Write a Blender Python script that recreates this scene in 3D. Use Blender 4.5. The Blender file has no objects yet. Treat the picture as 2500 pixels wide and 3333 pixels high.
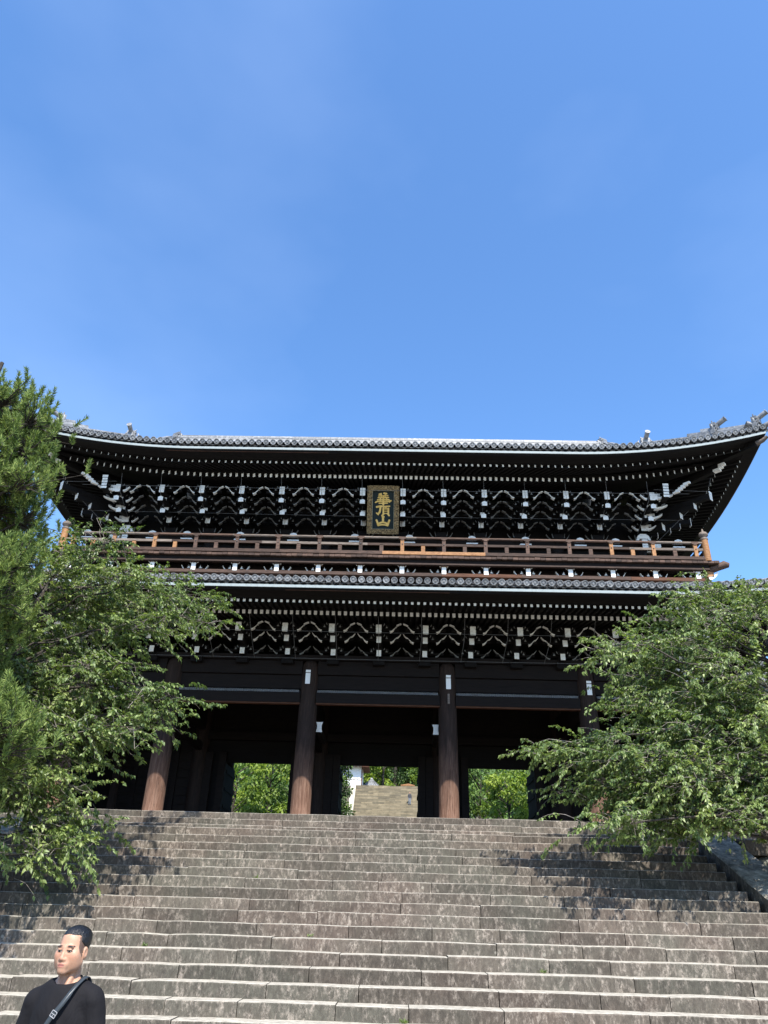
import bpy, math, random
import numpy as np
from mathutils import Vector, Matrix

random.seed(11)
rng = np.random.default_rng(11)
scene = bpy.context.scene
COL = scene.collection
R = math.radians

# ------------------------------------------------------------------ camera
def make_camera():
    cam = bpy.data.cameras.new("camera")
    ob = bpy.data.objects.new("camera", cam)
    COL.objects.link(ob)
    pitch, yaw, roll = R(28.556), R(1.47), R(1.653)
    cy, sy, cp, sp = math.cos(yaw), math.sin(yaw), math.cos(pitch), math.sin(pitch)
    F = Vector((-sy * cp, cy * cp, sp))
    r0 = Vector((cy, sy, 0.0))
    u0 = r0.cross(F)
    cr, sr = math.cos(roll), math.sin(roll)
    right = r0 * cr + u0 * sr
    up = u0 * cr - r0 * sr
    m = Matrix(((right.x, up.x, -F.x, 0.834),
                (right.y, up.y, -F.y, 0.0),
                (right.z, up.z, -F.z, 1.75),
                (0, 0, 0, 1)))
    ob.matrix_world = m
    cam.sensor_fit = 'VERTICAL'
    cam.sensor_height = 24.0
    cam.lens = 24.0 * 2400.0 / 3333.0
    cam.clip_start = 0.05
    cam.clip_end = 3000.0
    scene.camera = ob
make_camera()

# ------------------------------------------------------------------ sky and sun
SUN_EL, SUN_AZ = R(53.5), R(14.0)       # sun behind the camera, a little to its right
def make_light():
    w = bpy.data.worlds.new("World")
    scene.world = w
    w.use_nodes = True
    nt = w.node_tree
    bg = nt.nodes["Background"]
    sky = nt.nodes.new("ShaderNodeTexSky")
    sky.sky_type = 'NISHITA'
    sky.sun_disc = False
    sky.sun_elevation = SUN_EL
    sky.sun_rotation = math.pi - SUN_AZ
    sky.altitude = 100.0
    sky.air_density = 1.0
    sky.dust_density = 0.7
    sky.ozone_density = 5.0
    # a clear, strongly blue summer sky with the faintest veil of cirrus
    hs = nt.nodes.new("ShaderNodeHueSaturation"); hs.inputs["Saturation"].default_value = 1.12
    nt.links.new(sky.outputs[0], hs.inputs["Color"])
    tc = nt.nodes.new("ShaderNodeTexCoord"); mp = nt.nodes.new("ShaderNodeMapping"); mp.inputs["Scale"].default_value = (1.1, 0.8, 2.2); mp.inputs["Location"].default_value = (2.3, 0.7, 1.1); mp.inputs["Rotation"].default_value = (0.3, 0.5, 0.4)
    nz = nt.nodes.new("ShaderNodeTexNoise"); nz.inputs["Scale"].default_value = 1.5; nz.inputs["Detail"].default_value = 5; nz.inputs["Roughness"].default_value = 0.5
    nt.links.new(tc.outputs["Generated"], mp.inputs[0]); nt.links.new(mp.outputs[0], nz.inputs["Vector"])
    rp = nt.nodes.new("ShaderNodeValToRGB"); rp.color_ramp.elements[0].position = 0.50; rp.color_ramp.elements[0].color = (0, 0, 0, 1); rp.color_ramp.elements[1].position = 0.95; rp.color_ramp.elements[1].color = (0.14, 0.14, 0.14, 1)
    nt.links.new(nz.outputs["Fac"], rp.inputs[0])
    mx = nt.nodes.new("ShaderNodeMix"); mx.data_type = 'RGBA'; mx.inputs[7].default_value = (4.0, 4.8, 6.2, 1)
    nt.links.new(rp.outputs[0], mx.inputs[0]); nt.links.new(hs.outputs[0], mx.inputs[6]); nt.links.new(mx.outputs[2], bg.inputs["Color"])
    bg.inputs["Strength"].default_value = 0.15
    d = bpy.data.lights.new("sun", 'SUN')
    d.energy = 4.4
    d.angle = R(0.53)
    d.color = (1.0, 0.955, 0.88)
    s = bpy.data.objects.new("sun", d)
    COL.objects.link(s)
    v = Vector((math.sin(SUN_AZ) * math.cos(SUN_EL), -math.cos(SUN_AZ) * math.cos(SUN_EL), math.sin(SUN_EL)))
    s.rotation_euler = v.to_track_quat('Z', 'Y').to_euler()
    s.location = v * 60
make_light()
scene.view_settings.view_transform = 'Standard'
scene.view_settings.look = 'None'
scene.view_settings.gamma = 1.0
scene.view_settings.use_curve_mapping = False
scene.view_settings.exposure = 1.2
scene.cycles.max_bounces = 8
scene.cycles.transparent_max_bounces = 4

# ------------------------------------------------------------------ helpers
WORLD_LOC = {}
def put(name, mesh, parent=None, loc=(0, 0, 0), rot=None, kind=None):
    """link an object; loc is a WORLD position, parents are never rotated"""
    o = bpy.data.objects.new(name, mesh)
    COL.objects.link(o)
    loc = Vector(loc)
    WORLD_LOC[o.name] = loc
    if parent is not None:
        o.parent = parent
        o.location = loc - WORLD_LOC[parent.name]
    else:
        o.location = loc
    if rot is not None:
        o.rotation_euler = rot
    if kind:
        o["kind"] = kind
    return o
def thing(name, label, cat, loc=(0, 0, 0), group=None):
    o = put(name, None, None, loc)
    o["label"] = label
    o["category"] = cat
    if group:
        o["group"] = group
    return o
def tag(o, label, cat, group=None):
    o["label"] = label
    o["category"] = cat
    if group:
        o["group"] = group
    return o

class MB:
    """collects polygons; build() makes ONE mesh (vertices relative to origin)"""
    def __init__(s):
        s.v = []; s.f = []; s.m = []; s.sm = []
    def face(s, pts, mat=0, smooth=False):
        b = len(s.v)
        s.v.extend([tuple(p) for p in pts])
        s.f.append(tuple(range(b, b + len(pts)))); s.m.append(mat); s.sm.append(smooth)
    def grid(s, rows, mat=0, smooth=True, close=False, flip=False):
        b = len(s.v); n = len(rows[0])
        for r in rows:
            s.v.extend([tuple(p) for p in r])
        for i in range(len(rows) - 1):
            for j in range(n if close else n - 1):
                k = (j + 1) % n
                q = (b + i * n + j, b + i * n + k, b + (i + 1) * n + k, b + (i + 1) * n + j)
                s.f.append(q[::-1] if flip else q); s.m.append(mat); s.sm.append(smooth)
    def box(s, c, size, rot=None, mat=0, mats=None):
        """mats: dict of face key -> material index; keys -x +x -y +y -z +z"""
        hx, hy, hz = size[0] / 2, size[1] / 2, size[2] / 2
        P = [Vector((x, y, z)) for x in (-hx, hx) for y in (-hy, hy) for z in (-hz, hz)]
        if rot is not None:
            P = [rot @ p for p in P]
        c = Vector(c)
        b = len(s.v)
        s.v.extend([tuple(p + c) for p in P])
        F = {'-x': (0, 1, 3, 2), '+x': (4, 6, 7, 5), '-y': (0, 4, 5, 1), '+y': (2, 3, 7, 6), '-z': (0, 2, 6, 4), '+z': (1, 5, 7, 3)}
        for k, q in F.items():
            s.f.append(tuple(b + i for i in q)); s.m.append((mats or {}).get(k, mat)); s.sm.append(False)
    def beam(s, p0, p1, w, h, mat=0, end_mat=None, up=(0, 0, 1)):
        """square bar from p0 to p1, width w, height h; the p0 end may have its own material"""
        p0, p1 = Vector(p0), Vector(p1)
        d = (p1 - p0); L = d.length; d.normalize()
        x = d.cross(Vector(up)); x.normalize(); z = x.cross(d)
        rot = Matrix((x, d, z)).transposed()
        s.box((p0 + p1) / 2, (w, L, h), rot, mat, {'-y': end_mat} if end_mat is not None else None)
    def tube(s, pts, rad, n=8, mat=0, smooth=True, cap=True):
        pts = [Vector(p) for p in pts]
        if not hasattr(rad, '__len__'):
            rad = [rad] * len(pts)
        rows = []
        ref = Vector((0.31, 0.17, 0.93))
        for i, p in enumerate(pts):
            d = (pts[min(i + 1, len(pts) - 1)] - pts[max(i - 1, 0)])
            if d.length < 1e-9: d = Vector((0, 0, 1))
            d.normalize()
            a = d.cross(ref)
            if a.length < 1e-4: a = d.cross(Vector((1, 0, 0)))
            a.normalize(); c = d.cross(a)
            rows.append([p + (a * math.cos(t) + c * math.sin(t)) * rad[i] for t in [2 * math.pi * k / n for k in range(n)]])
        s.grid(rows, mat, smooth, close=True)
        if cap:
            s.face(rows[0], mat); s.face(rows[-1][::-1], mat)
    def prism(s, poly, axis, a, b, mat=0, cap_mat=None):
        """extrude a 2-D polygon; axis 'x': poly in (y,z); 'y': poly in (x,z); 'z': poly in (x,y)"""
        def P(u, v, t):
            return (t, u, v) if axis == 'x' else ((u, t, v) if axis == 'y' else (u, v, t))
        A = [P(u, v, a) for u, v in poly]; B = [P(u, v, b) for u, v in poly]
        n = len(poly)
        for i in range(n):
            j = (i + 1) % n
            s.face([A[i], A[j], B[j], B[i]], mat)
        s.face(A[::-1], mat if cap_mat is None else cap_mat); s.face(B, mat)
    def mesh(s, name, mats, origin=(0, 0, 0)):
        me = bpy.data.meshes.new(name)
        o = origin
        me.from_pydata([(x - o[0], y - o[1], z - o[2]) for x, y, z in s.v], [], s.f)
        for m in mats:
            me.materials.append(m)
        me.polygons.foreach_set("material_index", s.m)
        me.polygons.foreach_set("use_smooth", s.sm)
        me.update()
        return me
    def build(s, name, mats, parent=None, loc=(0, 0, 0), kind=None):
        """vertices were given in WORLD space; the object's origin is put at loc"""
        if not isinstance(mats, (list, tuple)):
            mats = [mats]
        return put(name, s.mesh(name, mats, loc), parent, loc, None, kind)

# ------------------------------------------------------------------ materials
class NT:
    def __init__(s, name):
        s.mat = bpy.data.materials.new(name); s.mat.use_nodes = True
        s.nt = s.mat.node_tree; s.b = s.nt.nodes["Principled BSDF"]
    def n(s, typ, **kw):
        nd = s.nt.nodes.new(typ)
        for k, v in kw.items():
            setattr(nd, k, v)
        return nd
    def l(s, a, b):
        s.nt.links.new(a, b)
    def coords(s, scale=(1, 1, 1), world=False, loc=(0, 0, 0)):
        m = s.n("ShaderNodeMapping"); m.inputs["Scale"].default_value = scale; m.inputs["Location"].default_value = loc
        if world:
            g = s.n("ShaderNodeNewGeometry"); s.l(g.outputs["Position"], m.inputs[0])
        else:
            t = s.n("ShaderNodeTexCoord"); s.l(t.outputs["Object"], m.inputs[0])
        return m.outputs[0]
    def noise(s, vec, scale, detail=5, rough=0.6, dist=0.0):
        t = s.n("ShaderNodeTexNoise"); t.inputs["Scale"].default_value = scale; t.inputs["Detail"].default_value = detail
        t.inputs["Roughness"].default_value = rough; t.inputs["Distortion"].default_value = dist
        if vec is not None: s.l(vec, t.inputs["Vector"])
        return t.outputs["Fac"]
    def ramp(s, fac, stops):
        r = s.n("ShaderNodeValToRGB"); e = r.color_ramp.elements
        while len(e) < len(stops): e.new(0.5)
        for i, (p, c) in enumerate(stops):
            e[i].position = p; e[i].color = (c[0], c[1], c[2], 1) if hasattr(c, '__len__') else (c, c, c, 1)
        s.l(fac, r.inputs[0]); return r.outputs[0]
    def mix(s, fac, a, b, mode='MIX'):
        m = s.n("ShaderNodeMix", data_type='RGBA', blend_type=mode)
        for sock, v in ((m.inputs[0], fac), (m.inputs[6], a), (m.inputs[7], b)):
            if hasattr(v, 'is_linked'): s.l(v, sock)
            elif hasattr(v, '__len__'): sock.default_value = (v[0], v[1], v[2], 1)
            else: sock.default_value = v
        return m.outputs[2]
    def rand(s):
        return s.n("ShaderNodeObjectInfo").outputs["Random"]
    def bump(s, h, strength=0.3, dist=0.02):
        b = s.n("ShaderNodeBump"); b.inputs["Strength"].default_value = strength; b.inputs["Distance"].default_value = dist
        s.l(h, b.inputs["Height"]); s.l(b.outputs[0], s.b.inputs["Normal"])
    def done(s, col=None, rough=0.7, spec=None, metal=None):
        if col is not None:
            if hasattr(col, 'is_linked'): s.l(col, s.b.inputs["Base Color"])
            else: s.b.inputs["Base Color"].default_value = (*col, 1)
        if hasattr(rough, 'is_linked'): s.l(rough, s.b.inputs["Roughness"])
        else: s.b.inputs["Roughness"].default_value = rough
        if spec is not None: s.b.inputs["Specular IOR Level"].default_value = spec
        if metal is not None: s.b.inputs["Metallic"].default_value = metal
        return s.mat

def wood(name, dark, light, scale=(6, 6, 1.2), spec=0.25, rough=0.75, rnd=0.0, world=True):
    t = NT(name)
    v = t.coords(scale, world)
    g = t.noise(v, 3.0, 6, 0.65, 0.6)
    c = t.ramp(g, [(0.3, dark), (0.7, light)])
    if rnd:
        m = t.n("ShaderNodeMath", operation='MULTIPLY_ADD'); t.l(t.rand(), m.inputs[0]); m.inputs[1].default_value = rnd; m.inputs[2].default_value = 1 - rnd / 2
        c = t.mix(1.0, c, m.outputs[0], 'MULTIPLY')
    t.bump(g, 0.25, 0.01)
    return t.done(c, rough, spec)

M = {}
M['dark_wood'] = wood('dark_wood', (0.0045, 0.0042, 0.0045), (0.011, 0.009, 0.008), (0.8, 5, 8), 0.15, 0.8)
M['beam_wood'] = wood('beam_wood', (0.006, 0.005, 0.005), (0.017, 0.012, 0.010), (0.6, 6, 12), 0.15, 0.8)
M['brown_board'] = wood('brown_board', (0.05, 0.022, 0.012), (0.13, 0.06, 0.035), (0.8, 6, 8), 0.2, 0.75)
M['rail_wood'] = wood('rail_wood', (0.022, 0.013, 0.010), (0.105, 0.062, 0.044), (1.2, 8, 10), 0.25, 0.7, 0.9)
M['fresh_wood'] = wood('fresh_wood', (0.15, 0.066, 0.026), (0.36, 0.19, 0.085), (2, 8, 6), 0.25, 0.65, 0.25)
M['grey_wood'] = wood('grey_wood', (0.07, 0.055, 0.045), (0.22, 0.18, 0.15), (1.2, 8, 10), 0.25, 0.75, 0.3)

def column_wood():
    t = NT('column_wood')
    v = t.coords((7, 7, 0.55), True)
    g = t.noise(v, 2.2, 8, 0.68, 0.8)
    c = t.ramp(g, [(0.28, (0.012, 0.008, 0.006)), (0.52, (0.028, 0.017, 0.013)), (0.74, (0.055, 0.035, 0.026))])
    # streaky bleaching low down; sunlit foot and eave shade also put into the colour
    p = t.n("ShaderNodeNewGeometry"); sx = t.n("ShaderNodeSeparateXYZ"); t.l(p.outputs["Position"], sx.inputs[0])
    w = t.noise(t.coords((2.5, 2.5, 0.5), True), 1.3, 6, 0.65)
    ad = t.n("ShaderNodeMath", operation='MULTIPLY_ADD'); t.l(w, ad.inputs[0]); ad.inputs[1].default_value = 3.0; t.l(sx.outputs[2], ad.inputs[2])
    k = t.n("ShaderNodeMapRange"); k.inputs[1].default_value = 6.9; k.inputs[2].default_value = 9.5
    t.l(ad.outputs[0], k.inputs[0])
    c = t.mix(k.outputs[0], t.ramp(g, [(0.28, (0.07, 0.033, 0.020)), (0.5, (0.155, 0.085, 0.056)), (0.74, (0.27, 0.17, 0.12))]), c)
    # drying cracks along the grain
    cr = t.ramp(t.noise(t.coords((13, 13, 0.28), True), 1.5, 3, 0.5, 0.3), [(0.485, 0.0), (0.50, 1.0), (0.515, 0.0)])
    c = t.mix(t.mix(1.0, cr, (0.75, 0.75, 0.75), 'MULTIPLY'), c, (0.008, 0.006, 0.005))
    t.bump(g, 0.5, 0.02)
    return t.done(c, 0.8, 0.2)
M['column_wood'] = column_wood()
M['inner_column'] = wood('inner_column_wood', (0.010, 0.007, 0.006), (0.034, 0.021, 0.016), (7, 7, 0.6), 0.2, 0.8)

def paint(name, c, var=0.12, rough=0.85):
    t = NT(name)
    g = t.noise(t.coords((3, 3, 3), True), 3.0, 5, 0.7)
    d = tuple(x * (1 - var * 2.2) for x in c)
    col = t.ramp(g, [(0.32, d), (0.5, c)])
    return t.done(col, rough, 0.2)
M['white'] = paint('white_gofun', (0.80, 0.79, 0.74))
M['white_plaster'] = paint('white_plaster', (0.8, 0.8, 0.78), 0.03)
M['paper'] = paint('white_board', (0.82, 0.82, 0.80), 0.02)
M['copper'] = paint('pale_metal_edge', (0.27, 0.31, 0.315), 0.10, 0.55)
M['shaded_white'] = paint('shaded_gofun', (0.22, 0.217, 0.205))  # same white paint, darkened: shade of the inner bracket tiers put into the colour

def tile_mat():
    t = NT('roof_tile')
    g = t.noise(t.coords((1, 1, 1), True), 6.0, 6, 0.7)
    c = t.ramp(g, [(0.3, (0.09, 0.095, 0.10)), (0.52, (0.20, 0.205, 0.21)), (0.72, (0.36, 0.36, 0.355))])
    m = t.n("ShaderNodeMath", operation='MULTIPLY_ADD'); t.l(t.rand(), m.inputs[0]); m.inputs[1].default_value = 0.5; m.inputs[2].default_value = 0.75
    c = t.mix(1.0, c, m.outputs[0], 'MULTIPLY')
    t.bump(g, 0.3, 0.01)
    return t.done(c, 0.42, 0.5)
M['tile'] = tile_mat()

def stone_mat(name, worn=False, warm=1.0):
    t = NT(name)
    big = t.noise(t.coords((0.5, 0.5, 0.5), True), 1.0, 3)
    if worn:
        g = t.noise(t.coords((1, 1, 1), True), 9.0, 6, 0.7)
        c = t.ramp(g, [(0.25, (0.15, 0.135, 0.11)), (0.62, (0.40, 0.37, 0.31))])
        t.bump(g, 0.4, 0.01)
        return t.done(c, 0.9, 0.2)
    streak = t.noise(t.coords((8, 8, 3.2), True), 2.0, 9, 0.78, 0.4)
    speck = t.noise(t.coords((1, 1, 0.6), True), 20.0, 7, 0.8)
    base = t.mix(t.ramp(big, [(0.38, 0.0), (0.62, 1.0)]), (0.104, 0.081, 0.065), (0.092, 0.086, 0.068))
    base = t.mix(t.ramp(streak, [(0.40, 0.0), (0.62, 0.62)]), base, (0.032, 0.027, 0.023))
    lich = t.mix(1.0, t.ramp(t.noise(t.coords((6, 6, 2.4), True, (3.1, 0, 0)), 1.3, 8, 0.75, 0.4), [(0.47, 0.0), (0.62, 1.0)]), t.ramp(speck, [(0.45, 0.0), (0.60, 1.0)]), 'MULTIPLY')
    c = t.mix(lich, base, (0.27, 0.23, 0.19))
    c = t.mix(t.ramp(speck, [(0.3, 0.30), (0.5, 0.0)]), c, (0.018, 0.015, 0.013))
    v = t.n("ShaderNodeTexVoronoi"); v.inputs["Scale"].default_value = 5.0; t.l(t.coords((1, 1, 1), True), v.inputs["Vector"])
    spot = t.mix(1.0, t.ramp(v.outputs["Distance"], [(0.10, 1.0), (0.16, 0.0)]), t.ramp(v.outputs["Color"], [(0.74, 0.0), (0.78, 0.6)]), 'MULTIPLY')
    c = t.mix(spot, c, (0.24, 0.22, 0.18))
    m = t.n("ShaderNodeMath", operation='MULTIPLY_ADD'); t.l(t.rand(), m.inputs[0]); m.inputs[1].default_value = 0.5; m.inputs[2].default_value = 0.78
    c = t.mix(1.0, c, m.outputs[0], 'MULTIPLY')
    t.bump(speck, 0.6, 0.015)
    return t.done(c, 0.92, 0.2)
M['stone'] = stone_mat('step_stone')
M['stone_worn'] = stone_mat('worn_step_top', True)
def rubble():
    t = NT('rubble_stone')
    g = t.noise(t.coords((1, 1, 1), True), 4.0, 7, 0.7)
    c = t.ramp(g, [(0.3, (0.07, 0.075, 0.06)), (0.5, (0.19, 0.19, 0.155)), (0.68, (0.36, 0.34, 0.28))])
    m = t.n("ShaderNodeMath", operation='MULTIPLY_ADD'); t.l(t.rand(), m.inputs[0]); m.inputs[1].default_value = 0.6; m.inputs[2].default_value = 0.7
    c = t.mix(1.0, c, m.outputs[0], 'MULTIPLY')
    t.bump(g, 0.7, 0.04)
    return t.done(c, 0.92, 0.2)
M['rubble'] = rubble()
def kerb_stone():
    t = NT('kerb_stone')
    g = t.noise(t.coords((1, 1, 1), True), 7.0, 8, 0.75)
    b = t.noise(t.coords((1, 1, 1), True), 1.6, 4, 0.6)
    c = t.ramp(g, [(0.32, (0.09, 0.08, 0.065)), (0.52, (0.29, 0.265, 0.22)), (0.68, (0.50, 0.465, 0.39))])
    c = t.mix(1.0, c, t.ramp(b, [(0.35, 0.5), (0.62, 1.1)]), 'MULTIPLY')
    t.bump(g, 0.6, 0.02)
    return t.done(c, 0.92, 0.2)
M['kerb_top'] = kerb_stone()
def far_stone():
    t = NT('far_stone')
    br = t.n("ShaderNodeTexBrick"); br.inputs["Scale"].default_value = 1.0
    br.inputs["Brick Width"].default_value = 1.5; br.inputs["Row Height"].default_value = 0.24; br.inputs["Mortar Size"].default_value = 0.02
    br.inputs["Color1"].default_value = (0.23, 0.19, 0.125, 1); br.inputs["Color2"].default_value = (0.12, 0.105, 0.075, 1); br.inputs["Mortar"].default_value = (0.13, 0.11, 0.08, 1)
    p = t.n("ShaderNodeNewGeometry"); sx = t.n("ShaderNodeSeparateXYZ"); cb = t.n("ShaderNodeCombineXYZ")
    t.l(p.outputs["Position"], sx.inputs[0]); t.l(sx.outputs[0], cb.inputs[0]); t.l(sx.outputs[2], cb.inputs[1]); t.l(cb.outputs[0], br.inputs["Vector"])
    g = t.noise(t.coords((1, 1, 1), True), 1.2, 5, 0.7)
    c = t.mix(1.0, br.outputs[0], t.ramp(g, [(0.3, 0.65), (0.7, 1.25)]), 'MULTIPLY')
    return t.done(c, 0.95, 0.1)
M['far_stone'] = far_stone()
M['far_stone_top'] = paint('far_stone_top', (0.42, 0.38, 0.29), 0.15, 0.95)

def earth(name, a, b, sc=0.6):
    t = NT(name)
    g = t.noise(t.coords((1, 1, 1), True), sc, 8, 0.7)
    t.bump(g, 0.5, 0.05)
    return t.done(t.ramp(g, [(0.35, a), (0.65, b)]), 0.95, 0.1)
M['ground'] = earth('gravel_ground', (0.12, 0.11, 0.09), (0.20, 0.18, 0.15), 3.0)
M['soil'] = earth('soil', (0.05, 0.045, 0.03), (0.12, 0.10, 0.07))
M['hill'] = earth('hill_undergrowth', (0.025, 0.045, 0.012), (0.06, 0.10, 0.03))

def leaf_mat(name, dark, mid, light, trans=0.35, rough=0.45, spec=0.5):
    t = NT(name)
    a = t.n("ShaderNodeAttribute", attribute_name="tint")
    c = t.ramp(a.outputs["Fac"], [(0.0, dark), (0.5, mid), (1.0, light)])
    t.done(c, rough, spec)
    tr = t.n("ShaderNodeBsdfTranslucent"); t.l(t.mix(1.0, c, (1.25, 1.35, 0.55), 'MULTIPLY'), tr.inputs[0])
    mx = t.n("ShaderNodeMixShader"); mx.inputs[0].default_value = trans
    out = t.nt.nodes["Material Output"]
    t.l(t.b.outputs[0], mx.inputs[1]); t.l(tr.outputs[0], mx.inputs[2]); t.l(mx.outputs[0], out.inputs[0])
    return t.mat
M['cherry_leaf'] = leaf_mat('cherry_leaf', (0.034, 0.064, 0.020), (0.142, 0.20, 0.060), (0.33, 0.38, 0.145), 0.34, 0.45, 0.4)
M['pine_needle'] = leaf_mat('pine_needle', (0.036, 0.072, 0.018), (0.135, 0.195, 0.050), (0.36, 0.42, 0.125), 0.22, 0.6, 0.2)
M['far_leaf'] = leaf_mat('far_leaf', (0.025, 0.055, 0.014), (0.075, 0.14, 0.026), (0.16, 0.25, 0.045), 0.30, 0.6)
M['far_leaf_bright'] = leaf_mat('far_leaf_bright', (0.07, 0.12, 0.014), (0.17, 0.25, 0.025), (0.28, 0.36, 0.05), 0.35, 0.6)
M['bark'] = wood('bark', (0.018, 0.015, 0.012), (0.075, 0.065, 0.054), (6, 6, 3), 0.2, 0.9)
M['twig'] = wood('pale_twig', (0.10, 0.085, 0.07), (0.30, 0.27, 0.235), (4, 4, 4), 0.2, 0.85)
M['wire'] = paint('net_wire', (0.16, 0.16, 0.16), 0.05)
M['spike'] = paint('bird_spike', (0.45, 0.46, 0.46), 0.05, 0.5)
M['iron'] = paint('iron_cap', (0.10, 0.10, 0.10), 0.1, 0.5)
def gold(name, a, b, sc=14, rough=0.45, metal=0.55):
    t = NT(name)
    g = t.noise(t.coords((1, 1, 1), True), sc, 5, 0.6)
    t.bump(g, 0.6, 0.03)
    return t.done(t.ramp(g, [(0.35, a), (0.62, b)]), rough, 0.4, metal)
M['gilt'] = gold('gilt_letter', (0.62, 0.40, 0.10), (0.78, 0.54, 0.17), 5, 0.5, 0.15)
M['carved_frame'] = gold('carved_gilt_frame', (0.035, 0.022, 0.012), (0.34, 0.24, 0.11), 16, 0.45, 0.25)
M['plaque_green'] = paint('plaque_field', (0.010, 0.020, 0.022), 0.1, 0.5)
M['plaque_line'] = paint('plaque_line', (0.45, 0.47, 0.36), 0.1, 0.6)

# crown centres of the boughs, metres
LEFT_BOUGHS=[(-6.04,15.11,9.0),(-7.57,16.52,9.56),(-8.06,16.02,9.27),(-9.75,17.96,9.93),(-9.45,16.27,9.06),(-7.25,17.3,9.36),(-6.88,15.09,8.32),(-8.25,16.4,8.8),(-5.31,15.02,8.17),(-9.94,17.89,9.12),(-4.47,15.07,7.95),(-7.21,16.17,8.31),(-6.23,16.2,8.3),(-5.71,16.58,8.26),(-4.59,17.03,8.46),(-4.15,17.97,8.69),(-8.4,16.91,8.17),(-9.86,17.35,8.31),(-4.94,17.01,8.04),(-7.2,17.85,8.3),(-6.83,15.6,7.45),(-6.22,17.48,8.07),(-8.46,15.98,7.37),(-3.91,16.62,7.68),(-4.68,15.18,7.03),(-8.28,17.18,7.65),(-7.96,17.97,7.78),(-5.69,15.67,7.01),(-8.74,16.75,7.1),(-8.16,17.17,7.19),(-6.93,17.65,7.27),(-7.67,15.76,6.37),(-7.7,14.37,5.91),(-4.82,14.74,6.08),(-6.66,15.03,6.1),(-6.33,16.4,6.43),(-6.86,14.86,5.75),(-8.81,16.72,6.14),(-4.94,15.18,5.75),(-7.13,16.67,6.05),(-6.55,16.74,5.92),(-6.95,14.94,5.41),(-4.62,15.49,5.51),(-3.57,14.92,5.39),(-6.25,14.49,5.08),(-7.58,14.7,5.09),(-6.98,14.68,5.0),(-5.25,15.49,5.16),(-5.96,15.76,5.2),(-3.95,15.21,5.08),(-5.9,14.32,4.7),(-4.33,14.45,4.76),(-7.49,14.64,4.71),(-7.26,15.36,4.78),(-5.4,16.2,4.88),(-5.79,15.78,4.71),(-6.7,15.71,4.54),(-7.79,15.42,4.42),(-5.92,15.37,4.29),(-6.79,14.56,4.05),(-6.13,14.27,3.8),(-7.24,15.27,3.79),(-5.39,14.38,3.67),(-6.38,15.31,3.58),(-5.72,15.21,3.45),(-5.13,15.2,3.04),(-5.42,14.65,2.94),(-5.06,14.59,2.68)]
RIGHT_BOUGHS=[(10.01,16.58,9.03),(9.87,17.95,9.42),(8.92,17.99,9.42),(10.31,17.09,8.77),(7.42,16.02,8.27),(9.08,17.19,8.59),(9.13,15.97,8.05),(7.53,17.46,8.4),(8.56,17.57,8.37),(9.21,15.57,7.39),(8.96,16.8,7.66),(6.97,17.59,7.76),(7.15,16.01,7.21),(8.16,16.84,7.5),(5.07,15.3,6.75),(6.44,17.67,7.47),(10.8,18.15,7.65),(9.91,17.79,7.37),(7.09,18.1,7.31),(7.74,15.24,6.41),(8.07,17.6,7.08),(6.26,17.97,6.9),(8.85,15.66,6.15),(7.09,17.82,6.69),(7.22,15.69,6.04),(6.07,16.67,6.16),(7.91,16.04,6.02),(8.9,16.89,6.22),(7.19,17.92,6.27),(9.61,16.8,5.98),(6.23,16.83,5.79),(7.85,16.21,5.66),(6.73,15.28,5.28),(8.28,15.33,5.26),(7.13,17.99,5.82),(9.2,16.24,5.32),(6.07,17.19,5.44),(7.74,16.33,5.29),(7.01,16.56,5.16),(4.7,16.0,4.94),(9.03,16.92,5.16),(5.93,15.23,4.69),(4.03,16.45,4.87),(8.07,17.72,5.16),(7.7,15.32,4.65),(5.09,15.16,4.44),(4.71,16.4,4.63),(8.7,15.5,4.52),(6.46,15.39,4.4),(7.55,16.07,4.5),(8.25,16.38,4.48),(5.8,14.89,4.09),(5.38,16.05,4.22),(8.32,15.52,4.18),(7.33,16.72,4.31),(4.49,16.65,4.11),(7.69,15.43,3.86),(4.9,16.35,3.88),(7.45,16.54,3.96),(5.53,15.76,3.81),(8.91,16.16,3.84),(6.51,15.49,3.62),(6.17,16.32,3.71),(7.2,15.18,3.52),(8.31,16.46,3.64),(4.52,15.05,3.36),(6.23,15.97,3.35),(5.5,15.96,3.29)]
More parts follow.
